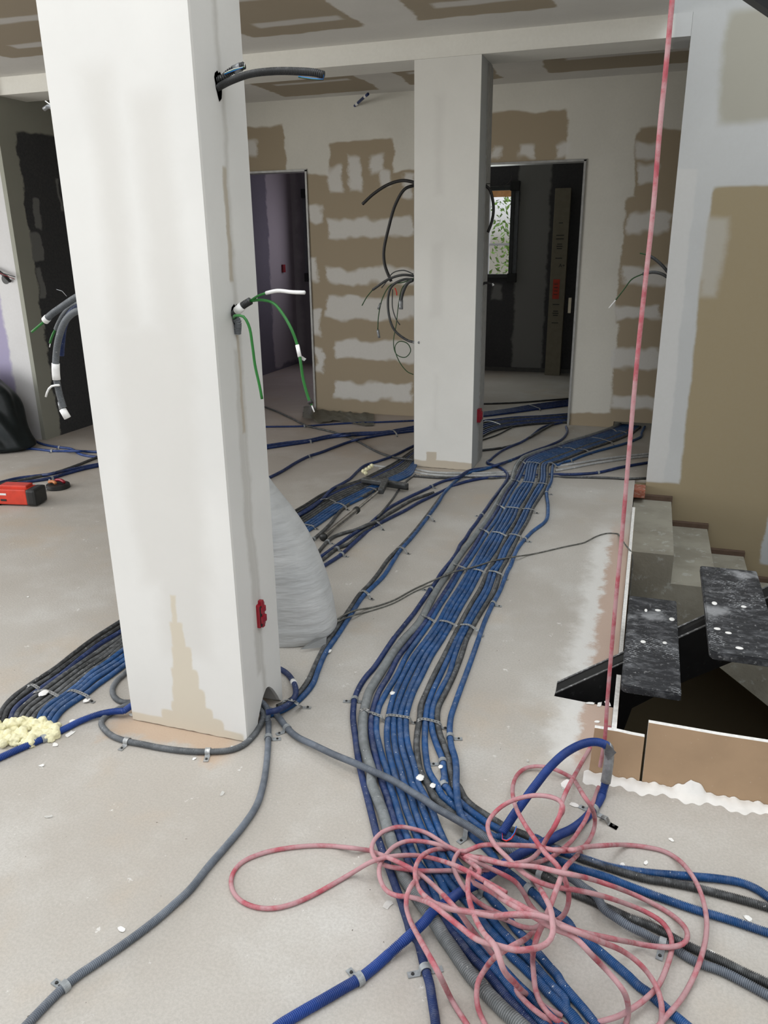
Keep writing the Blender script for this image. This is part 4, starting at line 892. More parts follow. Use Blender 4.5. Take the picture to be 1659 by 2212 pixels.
# ------------------------------------------------------------------ stairwell
# steel stair: stringer and treads
m, nt, b = newmat('dusty_black_steel'); p = pos(nt)
mp = N(nt, 'ShaderNodeMapping'); mp.inputs['Rotation'].default_value = (0, 0, 0.6); mp.inputs['Scale'].default_value = (4, 9, 5); nt.links.new(p, mp.inputs[0])
d1 = smooth01(nt, noise(nt, mp.outputs[0], 4, 6, 0.7), 0.45, 0.72); d2 = smooth01(nt, noise(nt, p, 70, 5, 0.7), 0.58, 0.70)
br_ = N(nt, 'ShaderNodeTexBrick'); br_.inputs['Scale'].default_value = 19; br_.inputs['Mortar Size'].default_value = 0.05; br_.inputs['Mortar Smooth'].default_value = 0.8; mp2 = N(nt, 'ShaderNodeMapping'); mp2.inputs['Rotation'].default_value = (0, 0, 0.5); nt.links.new(p, mp2.inputs[0]); nt.links.new(mp2.outputs[0], br_.inputs[0])
area_m = smooth01(nt, noise(nt, p, 6, 3), 0.52, 0.60)
f = mathn(nt, 'MULTIPLY', mathn(nt, 'MULTIPLY', mathn(nt, 'MULTIPLY', br_.outputs['Fac'], area_m), smooth01(nt, noise(nt, p, 45, 4, 0.6), 0.42, 0.6)), 0.8)
sn_ = N(nt, 'ShaderNodeSeparateXYZ'); nt.links.new(N(nt, 'ShaderNodeNewGeometry').outputs['Normal'], sn_.inputs[0]); upf = smooth01(nt, sn_.outputs['Z'], 0.6, 0.9); f = mathn(nt, 'MULTIPLY', f, upf)
c = mixc(nt, mathn(nt, 'MULTIPLY', d1, 0.30), (0.013, 0.014, 0.017), (0.36, 0.37, 0.39)); c = mixc(nt, f, c, (0.34, 0.35, 0.36)); c = mixc(nt, mathn(nt, 'MULTIPLY', d2, 0.5), c, (0.5, 0.5, 0.5)); d3 = smooth01(nt, noise(nt, p, 5.5, 4, 0.6), 0.56, 0.70); c = mixc(nt, mathn(nt, 'MULTIPLY', mathn(nt, 'MULTIPLY', d3, upf), 0.55), c, (0.42, 0.43, 0.44))
nt.links.new(c, b.inputs['Base Color']); b.inputs['Roughness'].default_value = 0.6; M['tread'] = m
M['blacksteel'] = plain('black_painted_steel', (0.007, 0.007, 0.008), 0.45, var=0.2, dust=((0.3, 0.3, 0.3), 0.12, 30, 0.6, 0.75), spec=0.3)
t = thing('steel_staircase', 'black dusty steel staircase rising right out of the floor notch', 'staircase', (0, 2.65, 0))
def skew(bm):   # the stringer runs up obliquely below the treads
    for v in bm.verts:
        if v.co.x < 0.01: v.co.x += max(0, v.co.y)/0.075*0.05
    for v in bm.verts: v.co = Vector((-0.209+v.co.x*0.811-v.co.y*0.585, 2.61+v.co.x*0.585+v.co.y*0.811, v.co.z))
bm = bmesh.new(); prism(bm, [(0.0, -0.28), (0.0, 0.003), (1.2, 0.325), (1.2, 0.085), (0.96, 0.027), (0.578, -0.055), (0.344, -0.129), (0.30, -0.28)], 'y', 0.0, 0.075); skew(bm); obj('stringer', bm, M['blacksteel'], t)
bm = bmesh.new()
for j in (0.006, 0.069): prism(bm, [(0.0, 0.003), (0.0, 0.006), (1.2, 0.328), (1.2, 0.325)], 'y', j-0.004, j+0.004)
skew(bm); obj('flange', bm, plain('dusty_flange', (0.12, 0.12, 0.12), 0.6, dust=((0.6, 0.6, 0.6), 0.6, 60, 0.5, 0.65)), t)
def tread(x0, x1, z, y0=2.45, y1=3.20):
    bm = bmesh.new(); r = 0.022; poly = []
    for cx_, cy_, a0 in ((x0+r, y0+r, math.pi), (x1-0.003, y0+0.003, 1.5*math.pi), (x1-0.004, y1-0.004, 0), (x0+0.008, y1-0.008, math.pi/2)):
        rr = r if (cx_ < (x0+x1)/2 and cy_ < 2.6) else 0.004
        for k in range(5): poly.append((cx_+rr*math.cos(a0+k*math.pi/8), cy_+rr*math.sin(a0+k*math.pi/8)))
    prism(bm, poly, 'z', z-0.028, z)
    bmesh.ops.bevel(bm, geom=[e for e in bm.edges if abs(e.verts[0].co.z-e.verts[1].co.z) < 1e-6], offset=0.004, segments=2, affect='EDGES')
    tr = obj('tread', bm, M['tread'], t)
    xm = (x0+x1)/2; ym = 2.61+0.72*(xm+0.209)+0.05; bm = bmesh.new(); bx(bm, xm-0.05, xm+0.05, ym-0.03, ym+0.03, 0.268*(xm+0.209)/0.811-0.01, z-0.026); obj('bracket', bm, M['blacksteel'], t)
    for k in range(5):
        bm = bmesh.new(); bmesh.ops.create_icosphere(bm, subdivisions=2, radius=1); cx_, cy_ = rng.uniform(x0+.03, x1-.02), rng.uniform(y0+.05, y1-.05); a, b_ = rng.uniform(.006, .014), rng.uniform(.004, .008)
        for v in bm.verts: v.co = Vector((cx_+v.co.x*a, cy_+v.co.y*b_*2, z+0.0005+v.co.z*0.0025))
        obj('plaster_splash', bm, M['plasterbit'], tr, smooth=True)
tread(0.018, 0.21, 0.175); tread(0.28, 0.495, 0.345); tread(0.545, 0.76, 0.52)

# concrete stair going down along the wall
m, nt, b = newmat('raw_concrete'); p = pos(nt)
c = mixc(nt, smooth01(nt, noise(nt, p, 4, 5), 0.35, 0.65), (0.25, 0.235, 0.19), (0.33, 0.315, 0.26)); c = mixc(nt, mathn(nt, 'MULTIPLY', smooth01(nt, noise(nt, p, 14, 6, 0.7), 0.56, 0.66), 0.6), c, (0.45, 0.45, 0.42)); c = mixc(nt, smooth01(nt, noise(nt, p, 30, 4, 0.7), 0.70, 0.74), c, (0.10, 0.07, 0.05))
nt.links.new(c, b.inputs['Base Color']); b.inputs['Roughness'].default_value = 0.92; bump(nt, b, noise(nt, p, 60, 5), 0.4, 0.004); M['concrete'] = m
bm = bmesh.new(); poly = [(0.0, -0.10)]
for k in range(7): poly += [(0.25*(k+1), -0.10-0.174*k), (0.25*(k+1), -0.10-0.174*(k+1))]
poly += [(1.75, -1.62), (0.0, -0.36)]
prism(bm, [(max(a, 0.004), b_) for a, b_ in poly], 'y', 4.44, 5.46); o = obj('concrete_staircase', bm, M['concrete']); tag(o, 'raw concrete steps descending along the stairwell wall', 'staircase')
bm = bmesh.new()
for k in range(4): bx(bm, 0.25*k+0.002, 0.25*(k+1)+0.006, 5.46, 5.5, -0.30-0.174*k, -0.07-0.174*k)
o = struct('trim_3', bm, plain('dark_gap_mortar', (0.10, 0.065, 0.045), 0.95))
bm = bmesh.new(); bx(bm, 0.0, 0.074, 5.36, 5.498, -0.06, -0.004, 0.003); o = obj('brick', bm, M['brick']); tag(o, 'broken red brick at the wall foot above the first concrete step', 'brick')

# edge boards
def board(name, label, poly, axis, a, b_, matf, cat='board'):
    t = thing(name, label, cat, (poly[0][0], a, 0) if axis == 'y' else (a, poly[0][0], 0))
    bm = bmesh.new(); prism(bm, poly, axis, a, b_); obj('panel', bm, M['gypsum'], t)
    bm = bmesh.new(); e = 0.0006; cxp = sum(q[0] for q in poly)/len(poly)
    prism(bm, poly, axis, (a-e) if axis == 'y' else b_, a if axis == 'y' else b_+e); obj('facing_paper', bm, matf, t)
    return t
poly = [(-0.055, 0.001), (0.098, 0.001), (0.099, 0.166), (0.06, 0.167), (0.02, 0.170), (-0.049, 0.169)]
board('edge_board', 'short brown plasterboard offcut standing at the near stairwell edge', poly, 'y', 2.18, 2.195, M['cardboard_board'])
poly = [(0.106, 0.001), (0.30, 0.001), (0.9, 0.001), (0.9, 0.216), (0.5, 0.218), (0.30, 0.216), (0.106, 0.219)]
board('edge_board', 'longer and taller brown plasterboard standing at the near stairwell edge', poly, 'y', 2.18, 2.195, M['cardboard_board'])
# plaster lip smeared at their foot
bm = bmesh.new(); n = 160; rv = []
for i in range(n+1):
    x = -0.07+0.95*i/n; hgt = 0.005+0.010*abs(math.sin(i*0.31)+math.sin(i*0.83))*0.5+(0.055*max(0, 1-abs(x-0.245)/0.05)*(0.75+.25*math.sin(i*0.35))); dep = 0.035+0.010*math.sin(i*0.27)+0.006*math.sin(i*0.9)
    rv.append([bm.verts.new((x, 2.178, hgt)), bm.verts.new((x, 2.172, hgt*0.9)), bm.verts.new((x, 2.165, 0.012)), bm.verts.new((x, 2.165-dep*0.5, 0.006)), bm.verts.new((x, 2.165-dep, 0.0005))])
for i in range(n):
    for j in range(4): bm.faces.new([rv[i][j], rv[i+1][j], rv[i+1][j+1], rv[i][j+1]])
o = obj('plaster_smear', bm, M['plasterbit'], None, True); tag(o, 'white plaster smeared along the foot of the stairwell edge boards', 'plaster')
# boards along the slab side
def sideboard(label, y0, y1, z, x, w, zb=-0.28):
    t = thing('edge_board', label, 'board', (x, y0, 0)); bm = bmesh.new(); n = 24; poly = [(y0, zb), (y1, zb)]
    for i in range(n+1): poly.append((y1+(y0-y1)*i/n, z+rng.uniform(-.003, .003)))
    prism(bm, poly, 'x', x, x+w); obj('panel', bm, M['gypsum'], t)
    bm = bmesh.new(); prism(bm, [(a, b_-0.002 if b_ > zb else b_) for a, b_ in poly], 'x', x+w, x+w+0.0008); obj('facing_paper', bm, M['cardboard_board'], t)
sideboard('long thin white board edge running along the stairwell side', 2.80, 4.85, 0.035, 0.001, 0.016)
sideboard('short white board edge nearest the stairwell corner', 2.20, 2.72, 0.06, 0.001, 0.016)
p_, q_ = Vector(PY(1570, -31, 4.2)), Vector(PY(1790, 119, 4.2)); d_ = q_-p_; bm = bmesh.new(); bx(bm, 0, d_.length, -0.05, 0.05, 0.0, 0.16); R3 = d_.to_track_quat('X', 'Z').to_matrix().to_4x4()
for v in bm.verts: v.co.x = -1.2*d_.length if v.co.x < 1e-4 else 5.0*d_.length
for v in bm.verts: v.co = Matrix.Translation(p_) @ R3 @ v.co
o = obj('steel_beam', bm, M['blacksteel']); tag(o, 'black steel beam crossing the upper right corner above the stairwell', 'beam')

# ------------------------------------------------------------------ sacks, foam, tool
m, nt, b = newmat('woven_sack'); p = pos(nt)
wv = N(nt, 'ShaderNodeTexWave'); wv.inputs['Scale'].default_value = 120; wv.inputs['Distortion'].default_value = 0.6; nt.links.new(p, wv.inputs[0])
c = mixc(nt, smooth01(nt, noise(nt, p, 6, 5), 0.3, 0.7), (0.46, 0.475, 0.48), (0.56, 0.57, 0.57)); c = mixc(nt, mathn(nt, 'MULTIPLY', wv.outputs['Fac'], 0.12), c, (0.4, 0.42, 0.44))
nt.links.new(c, b.inputs['Base Color']); b.inputs['Roughness'].default_value = 0.55; b.inputs['Sheen Weight'].default_value = 0.1
mp = N(nt, 'ShaderNodeMapping'); mp.inputs['Rotation'].default_value = (0.5, 0.7, 0.2); mp.inputs['Scale'].default_value = (3, 3, 14); nt.links.new(p, mp.inputs[0]); bump(nt, b, noise(nt, mp.outputs[0], 1.6, 3, 0.5), 0.45, 0.03)
M['sack'] = m
def sn(x, y, z, s=1.0):
    return math.sin(x*7*s+1.3*math.sin(y*5*s))*math.cos(z*6*s+y*3*s)+0.5*math.sin(x*17*s+z*13*s+2*math.sin(y*11*s))
def lathe_blob(levels, seg=48, amp=0.012, sc=1.0, pw=1.0):
    """levels: (z, cx, cy, rx, ry)"""
    L = catmull(levels, 6); V = []; n = len(L)
    for z, cx_, cy_, rx, ry in L:
        for k in range(seg):
            a = 2*math.pi*k/seg; ca, sa = math.cos(a), math.sin(a)
            ca = math.copysign(abs(ca)**pw, ca); sa = math.copysign(abs(sa)**pw, sa)
            x, y = cx_+rx*ca, cy_+ry*sa; d = sn(x, y, z, sc)*amp
            V.append((x+ca*d, y+sa*d, max(0.001, z+d*0.3)))
    Fc = [(i*seg+k, i*seg+(k+1) % seg, (i+1)*seg+(k+1) % seg, (i+1)*seg+k) for i in range(n-1) for k in range(seg)]
    Fc.append(tuple(range(seg))[::-1]); Fc.append(tuple((n-1)*seg+k for k in range(seg))); return V, Fc
xr = [(0.0, -1.20), (0.03, -1.165), (0.10, -1.17), (0.20, -1.192), (0.32, -1.24), (0.44, -1.305), (0.54, -1.375), (0.62, -1.44), (0.70, -1.50)]
lv = [(z, (-1.86+x)/2, 2.80+0.05*z, (x+1.86)/2, 0.195-0.10*z) for z, x in xr]
V, Fc = lathe_blob(lv, 56, 0.010, 0.8, 0.8); o = fast_mesh('woven_sack', V, Fc, M['sack']); tag(o, 'white woven rubble sack standing behind the near pillar', 'sack')
bm = bmesh.new(); q = [G(648, 1403, 0.02), G(703, 1398, 0.01), G(706, 1375, 0.05), G(682, 1378, 0.06)]; f = bm.faces.new([bm.verts.new(tuple(v)) for v in q]); bmesh.ops.solidify(bm, geom=[f], thickness=0.004); obj('folded_corner', bm, M['sack'], o)
lv = [(0.0, -5.45, 5.10, 0.56, 0.24), (0.03, -5.42, 5.1, 0.60, 0.28), (0.12, -5.42, 5.12, 0.56, 0.27), (0.26, -5.40, 5.14, 0.50, 0.25), (0.40, -5.40, 5.15, 0.45, 0.22), (0.50, -5.42, 5.16, 0.40, 0.18), (0.60, -5.45, 5.18, 0.30, 0.12), (0.66, -5.47, 5.18, 0.10, 0.04)]
V, Fc = lathe_blob(lv, 90, 0.022, 1.6); o = fast_mesh('trash_bag', V, Fc, M['trash']); tag(o, 'black plastic rubbish bag slumped against the left wall end', 'bag')
# foam
bm = bmesh.new()
fm_poly = [(5, 1572), (25, 1568), (50, 1562), (75, 1565), (100, 1568), (118, 1576), (20, 1590), (45, 1588), (70, 1590), (95, 1590), (35, 1602), (62, 1603), (12, 1603), (-10, 1575), (-12, 1592), (85, 1578), (112, 1588)]
for (x, y) in fm_poly:
    for k in range(15):
        c_ = G(x+rng.uniform(-10, 10), y+rng.uniform(-6, 6), 0.012); r = rng.uniform(0.006, 0.017)
        bmesh.ops.create_icosphere(bm, subdivisions=2, radius=r, matrix=Matrix.Translation((c_[0], c_[1], rng.uniform(0.004, 0.026))))
for v in bm.verts: v.co.z = max(0.0008, v.co.z)
o = obj('foam_blob', bm, M['foam'], None, True); tag(o, 'pale yellow expanding foam mass around the conduit ends at left', 'foam'); md = o.modifiers.new('remesh', 'REMESH'); md.mode = 'VOXEL'; md.voxel_size = 0.0024; md.use_smooth_shade = True; tx = bpy.data.textures.new('foam_lumps', 'CLOUDS'); tx.noise_scale = 0.013; tx.noise_depth = 3; md2 = o.modifiers.new('lumps', 'DISPLACE'); md2.texture = tx; md2.strength = 0.009; md2.texture_coords = 'LOCAL'
bm = bmesh.new()
for (x, y) in ((785, 1018), (792, 1014), (798, 1010), (803, 1006), (790, 1022)):
    c_ = G(x, y, 0.03); bmesh.ops.create_icosphere(bm, subdivisions=2, radius=0.016, matrix=Matrix.Translation(tuple(c_)))
for v in bm.verts: v.co.z += sn(v.co.x*6, v.co.y*6, v.co.z*6, 3)*0.003
o = obj('foam_blob', bm, M['foam'], None, True); tag(o, 'small pale foam scrap on the conduits left of the far pillar', 'foam')

# red tool battery box
c_ = G(30, 1094, 0); yaw = math.radians(10)
t = thing('red_tool', 'red boxy power tool with black ends lying on the floor at left', 'tool', c_)
R_ = Matrix.Translation((c_[0], c_[1], 0)) @ Matrix.Rotation(yaw, 4, 'Z')
def tb(name, mat, boxes, par, bev=0.006, RM=None):
    bm = bmesh.new()
    for b_ in boxes: bx(bm, *b_, bev)
    for v in bm.verts: v.co = (RM or R_) @ v.co
    return obj(name, bm, mat, par)
body = tb('housing', M['red'], [(-0.11, 0.10, 0.0, 0.13, 0.012, 0.115), (-0.10, 0.09, 0.03, 0.11, 0.10, 0.135)], t, 0.008)
tb('end_cap', M['blackp'], [(0.096, 0.165, -0.006, 0.136, 0.006, 0.118)], t, 0.018)
tb('rear_cap', M['blackp'], [(-0.20, -0.10, -0.006, 0.136, 0.0, 0.12), (-0.22, -0.14, 0.02, 0.10, 0.10, 0.15)], t, 0.014)
tb('label_strip', M['blackp'], [(-0.085, -0.045, -0.003, 0.004, 0.035, 0.048)], body, 0.001); tb('light_patch', M['tape'], [(-0.085, -0.04, -0.003, 0.004, 0.075, 0.088)], body, 0.001)
c_ = G(126, 1054, 0); t = thing('strap_roll', 'black roll of perforated strap on the floor behind the red tool', 'roll', c_)
bm = bmesh.new(); bmesh.ops.create_cone(bm, cap_ends=True, segments=40, radius1=0.082, radius2=0.078, depth=0.03, matrix=Matrix.Translation((c_[0], c_[1], 0.016))); bmesh.ops.bevel(bm, geom=bm.edges[:], offset=0.003, segments=1, affect='EDGES'); obj('coil', bm, M['blackp'], t)
P = catmull([G(90, 1058, .006), G(98, 1059, .012), c_+np.array([-.07, -.03, .014])], 8); V, Fc = strap_geo(P, 0.012); fast_mesh('loose_end', V, Fc, M['steel'], t, False)
t = thing('pliers', 'red and orange handled pliers lying on the strap roll', 'pliers', (c_[0], c_[1], 0.032))
for nm_, a, b2, mt in (('handle', (-.055, -.02, .045), (.015, -.035, .045), 'orangep'), ('handle', (-.03, .02, .05), (.055, .005, .045), 'darkred')):
    P = catmull([c_+np.array(a), c_+(np.array(a)+np.array(b2))/2+np.array([0, .008, .006]), c_+np.array(b2)], 6); tube(nm_, P, 0.011, M[mt], 0, 8, t)
P = catmull([c_+np.array([-.055, 0, .046]), c_+np.array([-.085, .02, .046])], 4); tube('jaw', P, 0.008, M['clip'], 0, 6, t)

# squeegee on the left bundle
a, b2, h_ = G(783, 1036, 0.045), G(880, 1050, 0.045), G(828, 1046, 0.05)
t = thing('squeegee', 'gray floor squeegee with chrome handle lying across the left bundle', 'squeegee', (h_[0], h_[1], 0))
def bar(name, p, q, w, hgt, mat, par, bev=0.004):
    p, q = Vector(p), Vector(q); d = q-p; L_ = d.length; bm = bmesh.new(); bx(bm, 0, L_, -w/2, w/2, -hgt/2, hgt/2, bev)
    R3 = d.to_track_quat('X', 'Z').to_matrix().to_4x4()
    for v in bm.verts: v.co = Matrix.Translation(p) @ R3 @ v.co
    return obj(name, bm, mat, par)
bar('blade_holder', a, b2, 0.05, 0.035, M['dark'], t, 0.01); bar('rubber_blade', a+np.array([0, .02, -.02]), b2+np.array([0, .02, -.02]), 0.012, 0.03, M['blackp'], t, 0.002)
bar('socket', G(834, 1038, .06), G(822, 1062, .06), 0.04, 0.04, M['dark'], t, 0.01)
p1, p2, p3 = G(822, 1058, .06), G(770, 1102, .045), G(699, 1160, .026)
tube('thin_handle', catmull([p1, p2], 10), 0.010, M['chrome'], 0, 12, t); hdl = tube('thick_handle', catmull([p2, p3], 10), 0.017, M['chrome'], 0, 16, t)
d_ = (p3-p2)/np.linalg.norm(p3-p2); tube('end_ring', catmull([p3-d_*0.01, p3+d_*0.012], 4), 0.021, M['blackp'], 0, 16, t); tube('lock_ring', catmull([p2-d_*0.01, p2+d_*0.014], 4), 0.022, M['blackp'], 0, 16, t)

# plastic sheet under the board in the back room
q0 = [(657, 882), (655, 908), (690, 912), (740, 905), (780, 910), (806, 914), (808, 902), (790, 893), (760, 896), (725, 884), (690, 880)]
bm = bmesh.new(); n = 22; vs = {}
for i in range(n):
    for j in range(8):
        u, v_ = i/(n-1), j/7
        top_ = np.array([657+150*u, 880+14*math.sin(u*2.5)*u]); bot = np.array([653+155*u, 907+8*u+3*math.sin(u*9)])
        xy = top_*(1-v_)+bot*v_; P0 = G(xy[0], xy[1], 0.02); vs[i, j] = bm.verts.new((P0[0], min(P0[1], 7.235), 0.012+0.012*sn(P0[0]*3, P0[1]*3, 0, 2)+(0.03 if u < 0.15 else 0)))
for i in range(n-1):
    for j in range(7): bm.faces.new([vs[i, j], vs[i+1, j], vs[i+1, j+1], vs[i, j+1]])
for v in bm.verts: v.co.z = max(0.003, v.co.z)
bmesh.ops.solidify(bm, geom=bm.faces[:], thickness=0.001)
o = obj('plastic_sheet', bm, plain('gray_green_sheet', (0.33, 0.325, 0.28), 0.4), None, True); tag(o, 'crumpled gray-green plastic sheet at the foot of the back wall', 'sheet')

# ------------------------------------------------------------------ cables sticking out of the walls
def hole(par, c_, ax, w, h):
    bm = bmesh.new(); n = 18; vs = []
    for k in range(n):
        a = 2*math.pi*k/n; rr = 1+0.15*math.sin(3*a)+0.08*math.cos(7*a)
        vs.append(bm.verts.new((c_[0]+0.0012*ax, c_[1]+w*math.cos(a)*rr, c_[2]+h*math.sin(a)*rr)))
    f = bm.faces.new(vs); bmesh.ops.solidify(bm, geom=[f], thickness=0.0008); return obj('wall_hole', bm, M['blackp'], par)
XA = -1.17
# upper: two dark corrugated conduits
hc = PXP(470, 182, XA); t = thing('conduit_stub', 'short dark conduit stub with taped wires from the near pillar top', 'conduit', hc)
def pl(pts): return [PY(x, y, Y) for x, y, Y in pts]
hole(tA, hc+np.array([0, 0.005, 0]), 1, 0.02, 0.036)
P = catmull([hc+np.array([-.01, 0, .01])]+pl([(482, 168, 2.13), (496, 156, 2.14), (512, 148, 2.15), (528, 141, 2.15)]), 8); tube('sleeve', P, 0.0098, M['black'], 0.0056, 12, t, 9, 0.22)
k = int(len(P)*.62); tube('tape', P[k:k+9], 0.0115, M['ducttape'], 0, 12, t)
for i, mt in enumerate(('bluewire', 'green', 'tape')): P2 = catmull([P[-1]+np.array([0, 0, .002*i]), P[-1]+np.array([.006, -.006, -.004]), P[k]+np.array([.004, -.011, -.004+.002*i]), P[k-8]+np.array([0, -.012, .001*i])], 6); tube('wire', P2, 0.0013, M[mt], 0, 6, t)
t = thing('conduit_stub', 'long dark corrugated conduit arching right from the near pillar top', 'conduit', hc)
P = catmull([hc+np.array([-.01, 0, -.012])]+pl([(478, 185, 2.12), (500, 174, 2.10), (540, 160, 2.09), (590, 154, 2.08), (640, 154, 2.07), (680, 157, 2.06), (699, 162, 2.06)]), 8); tube('sleeve', P, 0.0095, M['black'], 0.0050, 12, t, 9, 0.22)
for i, mt in enumerate(('bluewire', 'green', 'cable')): P2 = catmull([P[-1], P[-1]+np.array([.004, -.004, -.010]), P[-8]+np.array([0, -.004, -.014-.001*i]), P[-16]+np.array([0, -.003, -.012-.001*i])], 6); tube('wire', P2, 0.0014, M[mt], 0, 6, t)
# middle: green cables
hc = PXP(508, 683, XA); hole(tA, hc, 1, 0.022, 0.038)
t = thing('network_cables', 'green cables curling out of the hole halfway up the near pillar', 'cable', hc)
P = catmull([hc+np.array([-.01, 0, 0])]+pl([(512, 672, 2.10), (525, 660, 2.10), (541, 650, 2.10)]), 8); tube('sleeve', P, 0.011, M['black'], 0.005, 12, t, 9, 0.2)
tube('tape', P[8:16], 0.013, M['tape'], 0, 12, t)
P = catmull([hc+np.array([-.01, 0, -.012]), hc+np.array([.012, -.01, -.012]), hc+np.array([.006, -.004, -.05])], 8); tube('sleeve', P, 0.011, M['gray'], 0.005, 12, t, 9, 0.2)
g1 = catmull(pl([(541, 650, 2.10), (556, 640, 2.08), (575, 633, 2.06)]), 8); tube('green_cable', g1, 0.0036, M['green'], 0, 8, t)
g1 = catmull(pl([(575, 633, 2.06), (600, 628, 2.05), (630, 631, 2.04), (658, 632, 2.03)]), 8); tube('taped_end', g1, 0.0052, M['tape'], 0, 8, t)
g2 = catmull(pl([(541, 650, 2.10), (565, 648, 2.08), (592, 656, 2.06), (612, 680, 2.05), (630, 712, 2.04), (642, 745, 2.04), (649, 780, 2.03), (655, 820, 2.03), (668, 865, 2.03), (673, 875, 2.03)]), 8); tube('green_cable', g2, 0.0042, M['green'], 0, 8, t)
i0 = int(len(g2)*.55); tube('tape_flag', g2[i0:i0+7], 0.0056, M['tape'], 0, 8, t)
q = PY(650, 772, 2.035); bm = bmesh.new(); f = bm.faces.new([bm.verts.new(tuple(q+np.array(v))) for v in ((0, 0, .006), (.018, -.004, -.003), (.010, 0, -.010), (-.004, .002, -.006))]); bmesh.ops.solidify(bm, geom=[f], thickness=.001); obj('tape_flag', bm, M['tape'], t)
tube('black_tape', g2[-9:-2], 0.0075, M['cable'], 0, 8, t); tube('wire', catmull([g2[-1], PY(679, 890, 2.03)], 3), 0.0018, M['tape'], 0, 6, t)
g3 = catmull([hc+np.array([.0, -.01, -.005])]+pl([(510, 682, 2.03), (526, 684, 2.02), (538, 705, 2.02), (545, 745, 2.02), (551, 790, 2.02), (560, 830, 2.02), (566, 862, 2.02)]), 8); tube('green_cable', g3, 0.004, M['green'], 0, 8, t)
# red socket box near the foot
hc = PXP(560, 1326, XA); t = thing('socket_box', 'dark red glossy junction box half pushed into the near pillar side', 'junction box', hc)
for nm_, mt, bxs in (('box', 'darkred', [(-0.03, 0.012, -0.020, 0.022, -0.045, 0.040), (0.0, 0.016, -0.006, 0.010, -0.048, 0.052), (0.0, 0.02, -0.016, 0.018, -0.03, -0.004), (0.0, 0.018, -0.012, 0.02, 0.006, 0.028)]),):
    tb(nm_, M[mt], bxs, t, 0.004, Matrix.Translation(tuple(hc)))
tb('recess', M['blackp'], [(0.001, 0.0135, -0.017, 0.0, -0.04, 0.034)], t, 0.001, Matrix.Translation(tuple(hc)))

# left side of the near pillar: gray conduits with green cables
XL = -1.625
for i, (pts, r, mt, lb) in enumerate(((((185, 632, 2.05), (160, 645, 2.04), (135, 662, 2.03), (110, 680, 2.02), (97, 693, 2.02)), 0.0105, 'gray', 'gray conduit with white tape and a green cable end, uppermost left of the near pillar'),
                     (((190, 650, 2.09), (155, 663, 2.08), (138, 680, 2.07), (128, 698, 2.06), (122, 712, 2.06)), 0.009, 'gray', 'middle gray conduit with a green cable end left of the near pillar'),
                     (((190, 668, 2.02), (160, 675, 2.02), (140, 695, 2.02), (127, 730, 2.02), (121, 770, 2.02), (121, 810, 2.02), (128, 850, 2.02), (137, 880, 2.02)), 0.0105, 'gray', 'long gray conduit with white tape hanging down left of the near pillar'),
                     (((190, 655, 2.06), (158, 670, 2.06), (140, 700, 2.06), (134, 740, 2.06), (132, 768, 2.06)), 0.0095, 'navy', 'navy conduit hanging behind the gray ones left of the near pillar'))):
    P = catmull(pl(pts), 8); t = thing('conduit_stub', lb, 'conduit', P[0]); tube('sleeve', P, r, M[mt], 0.0042, 12, t, 9)
    if i == 0:
        tube('tape', P[-5:], r*1.12, M['tape'], 0, 12, t); tube('green_cable', catmull(pl([(95, 695, 2.02), (82, 706, 2.02), (69, 717, 2.02)]), 6), 0.0042, M['green'], 0, 8, t)
        tube('wire', catmull(pl([(144, 640, 2.02), (136, 630, 2.02), (122, 625, 2.02)]), 6), 0.0008, M['clip'], 0, 6, t)
    if i == 1: tube('green_cable', catmull(pl([(120, 712, 2.06), (113, 725, 2.06), (108, 741, 2.06)]), 6), 0.0038, M['green'], 0, 8, t); tube('wire', catmull(pl([(109, 741, 2.06), (107, 750, 2.06)]), 3), 0.0015, M['tape'], 0, 6, t)
    if i == 2:
        tube('tape', P[-22:-14], r*1.14, M['tape'], 0, 12, t); tube('tape', catmull(pl([(135, 884, 2.02), (146, 903, 2.02)]), 4), r*1.05, M['tape'], 0, 12, t)
        tube('tape_shreds', catmull(pl([(128, 832, 2.01), (112, 834, 2.01), (104, 842, 2.01), (99, 857, 2.01)]), 6), 0.0035, M['tape'], 0, 6, t)
        tube('torn_sleeve', catmull(pl([(131, 868, 2.02), (134, 884, 2.02)]), 4), r*0.9, M['ducttape'], 0, 10, t)

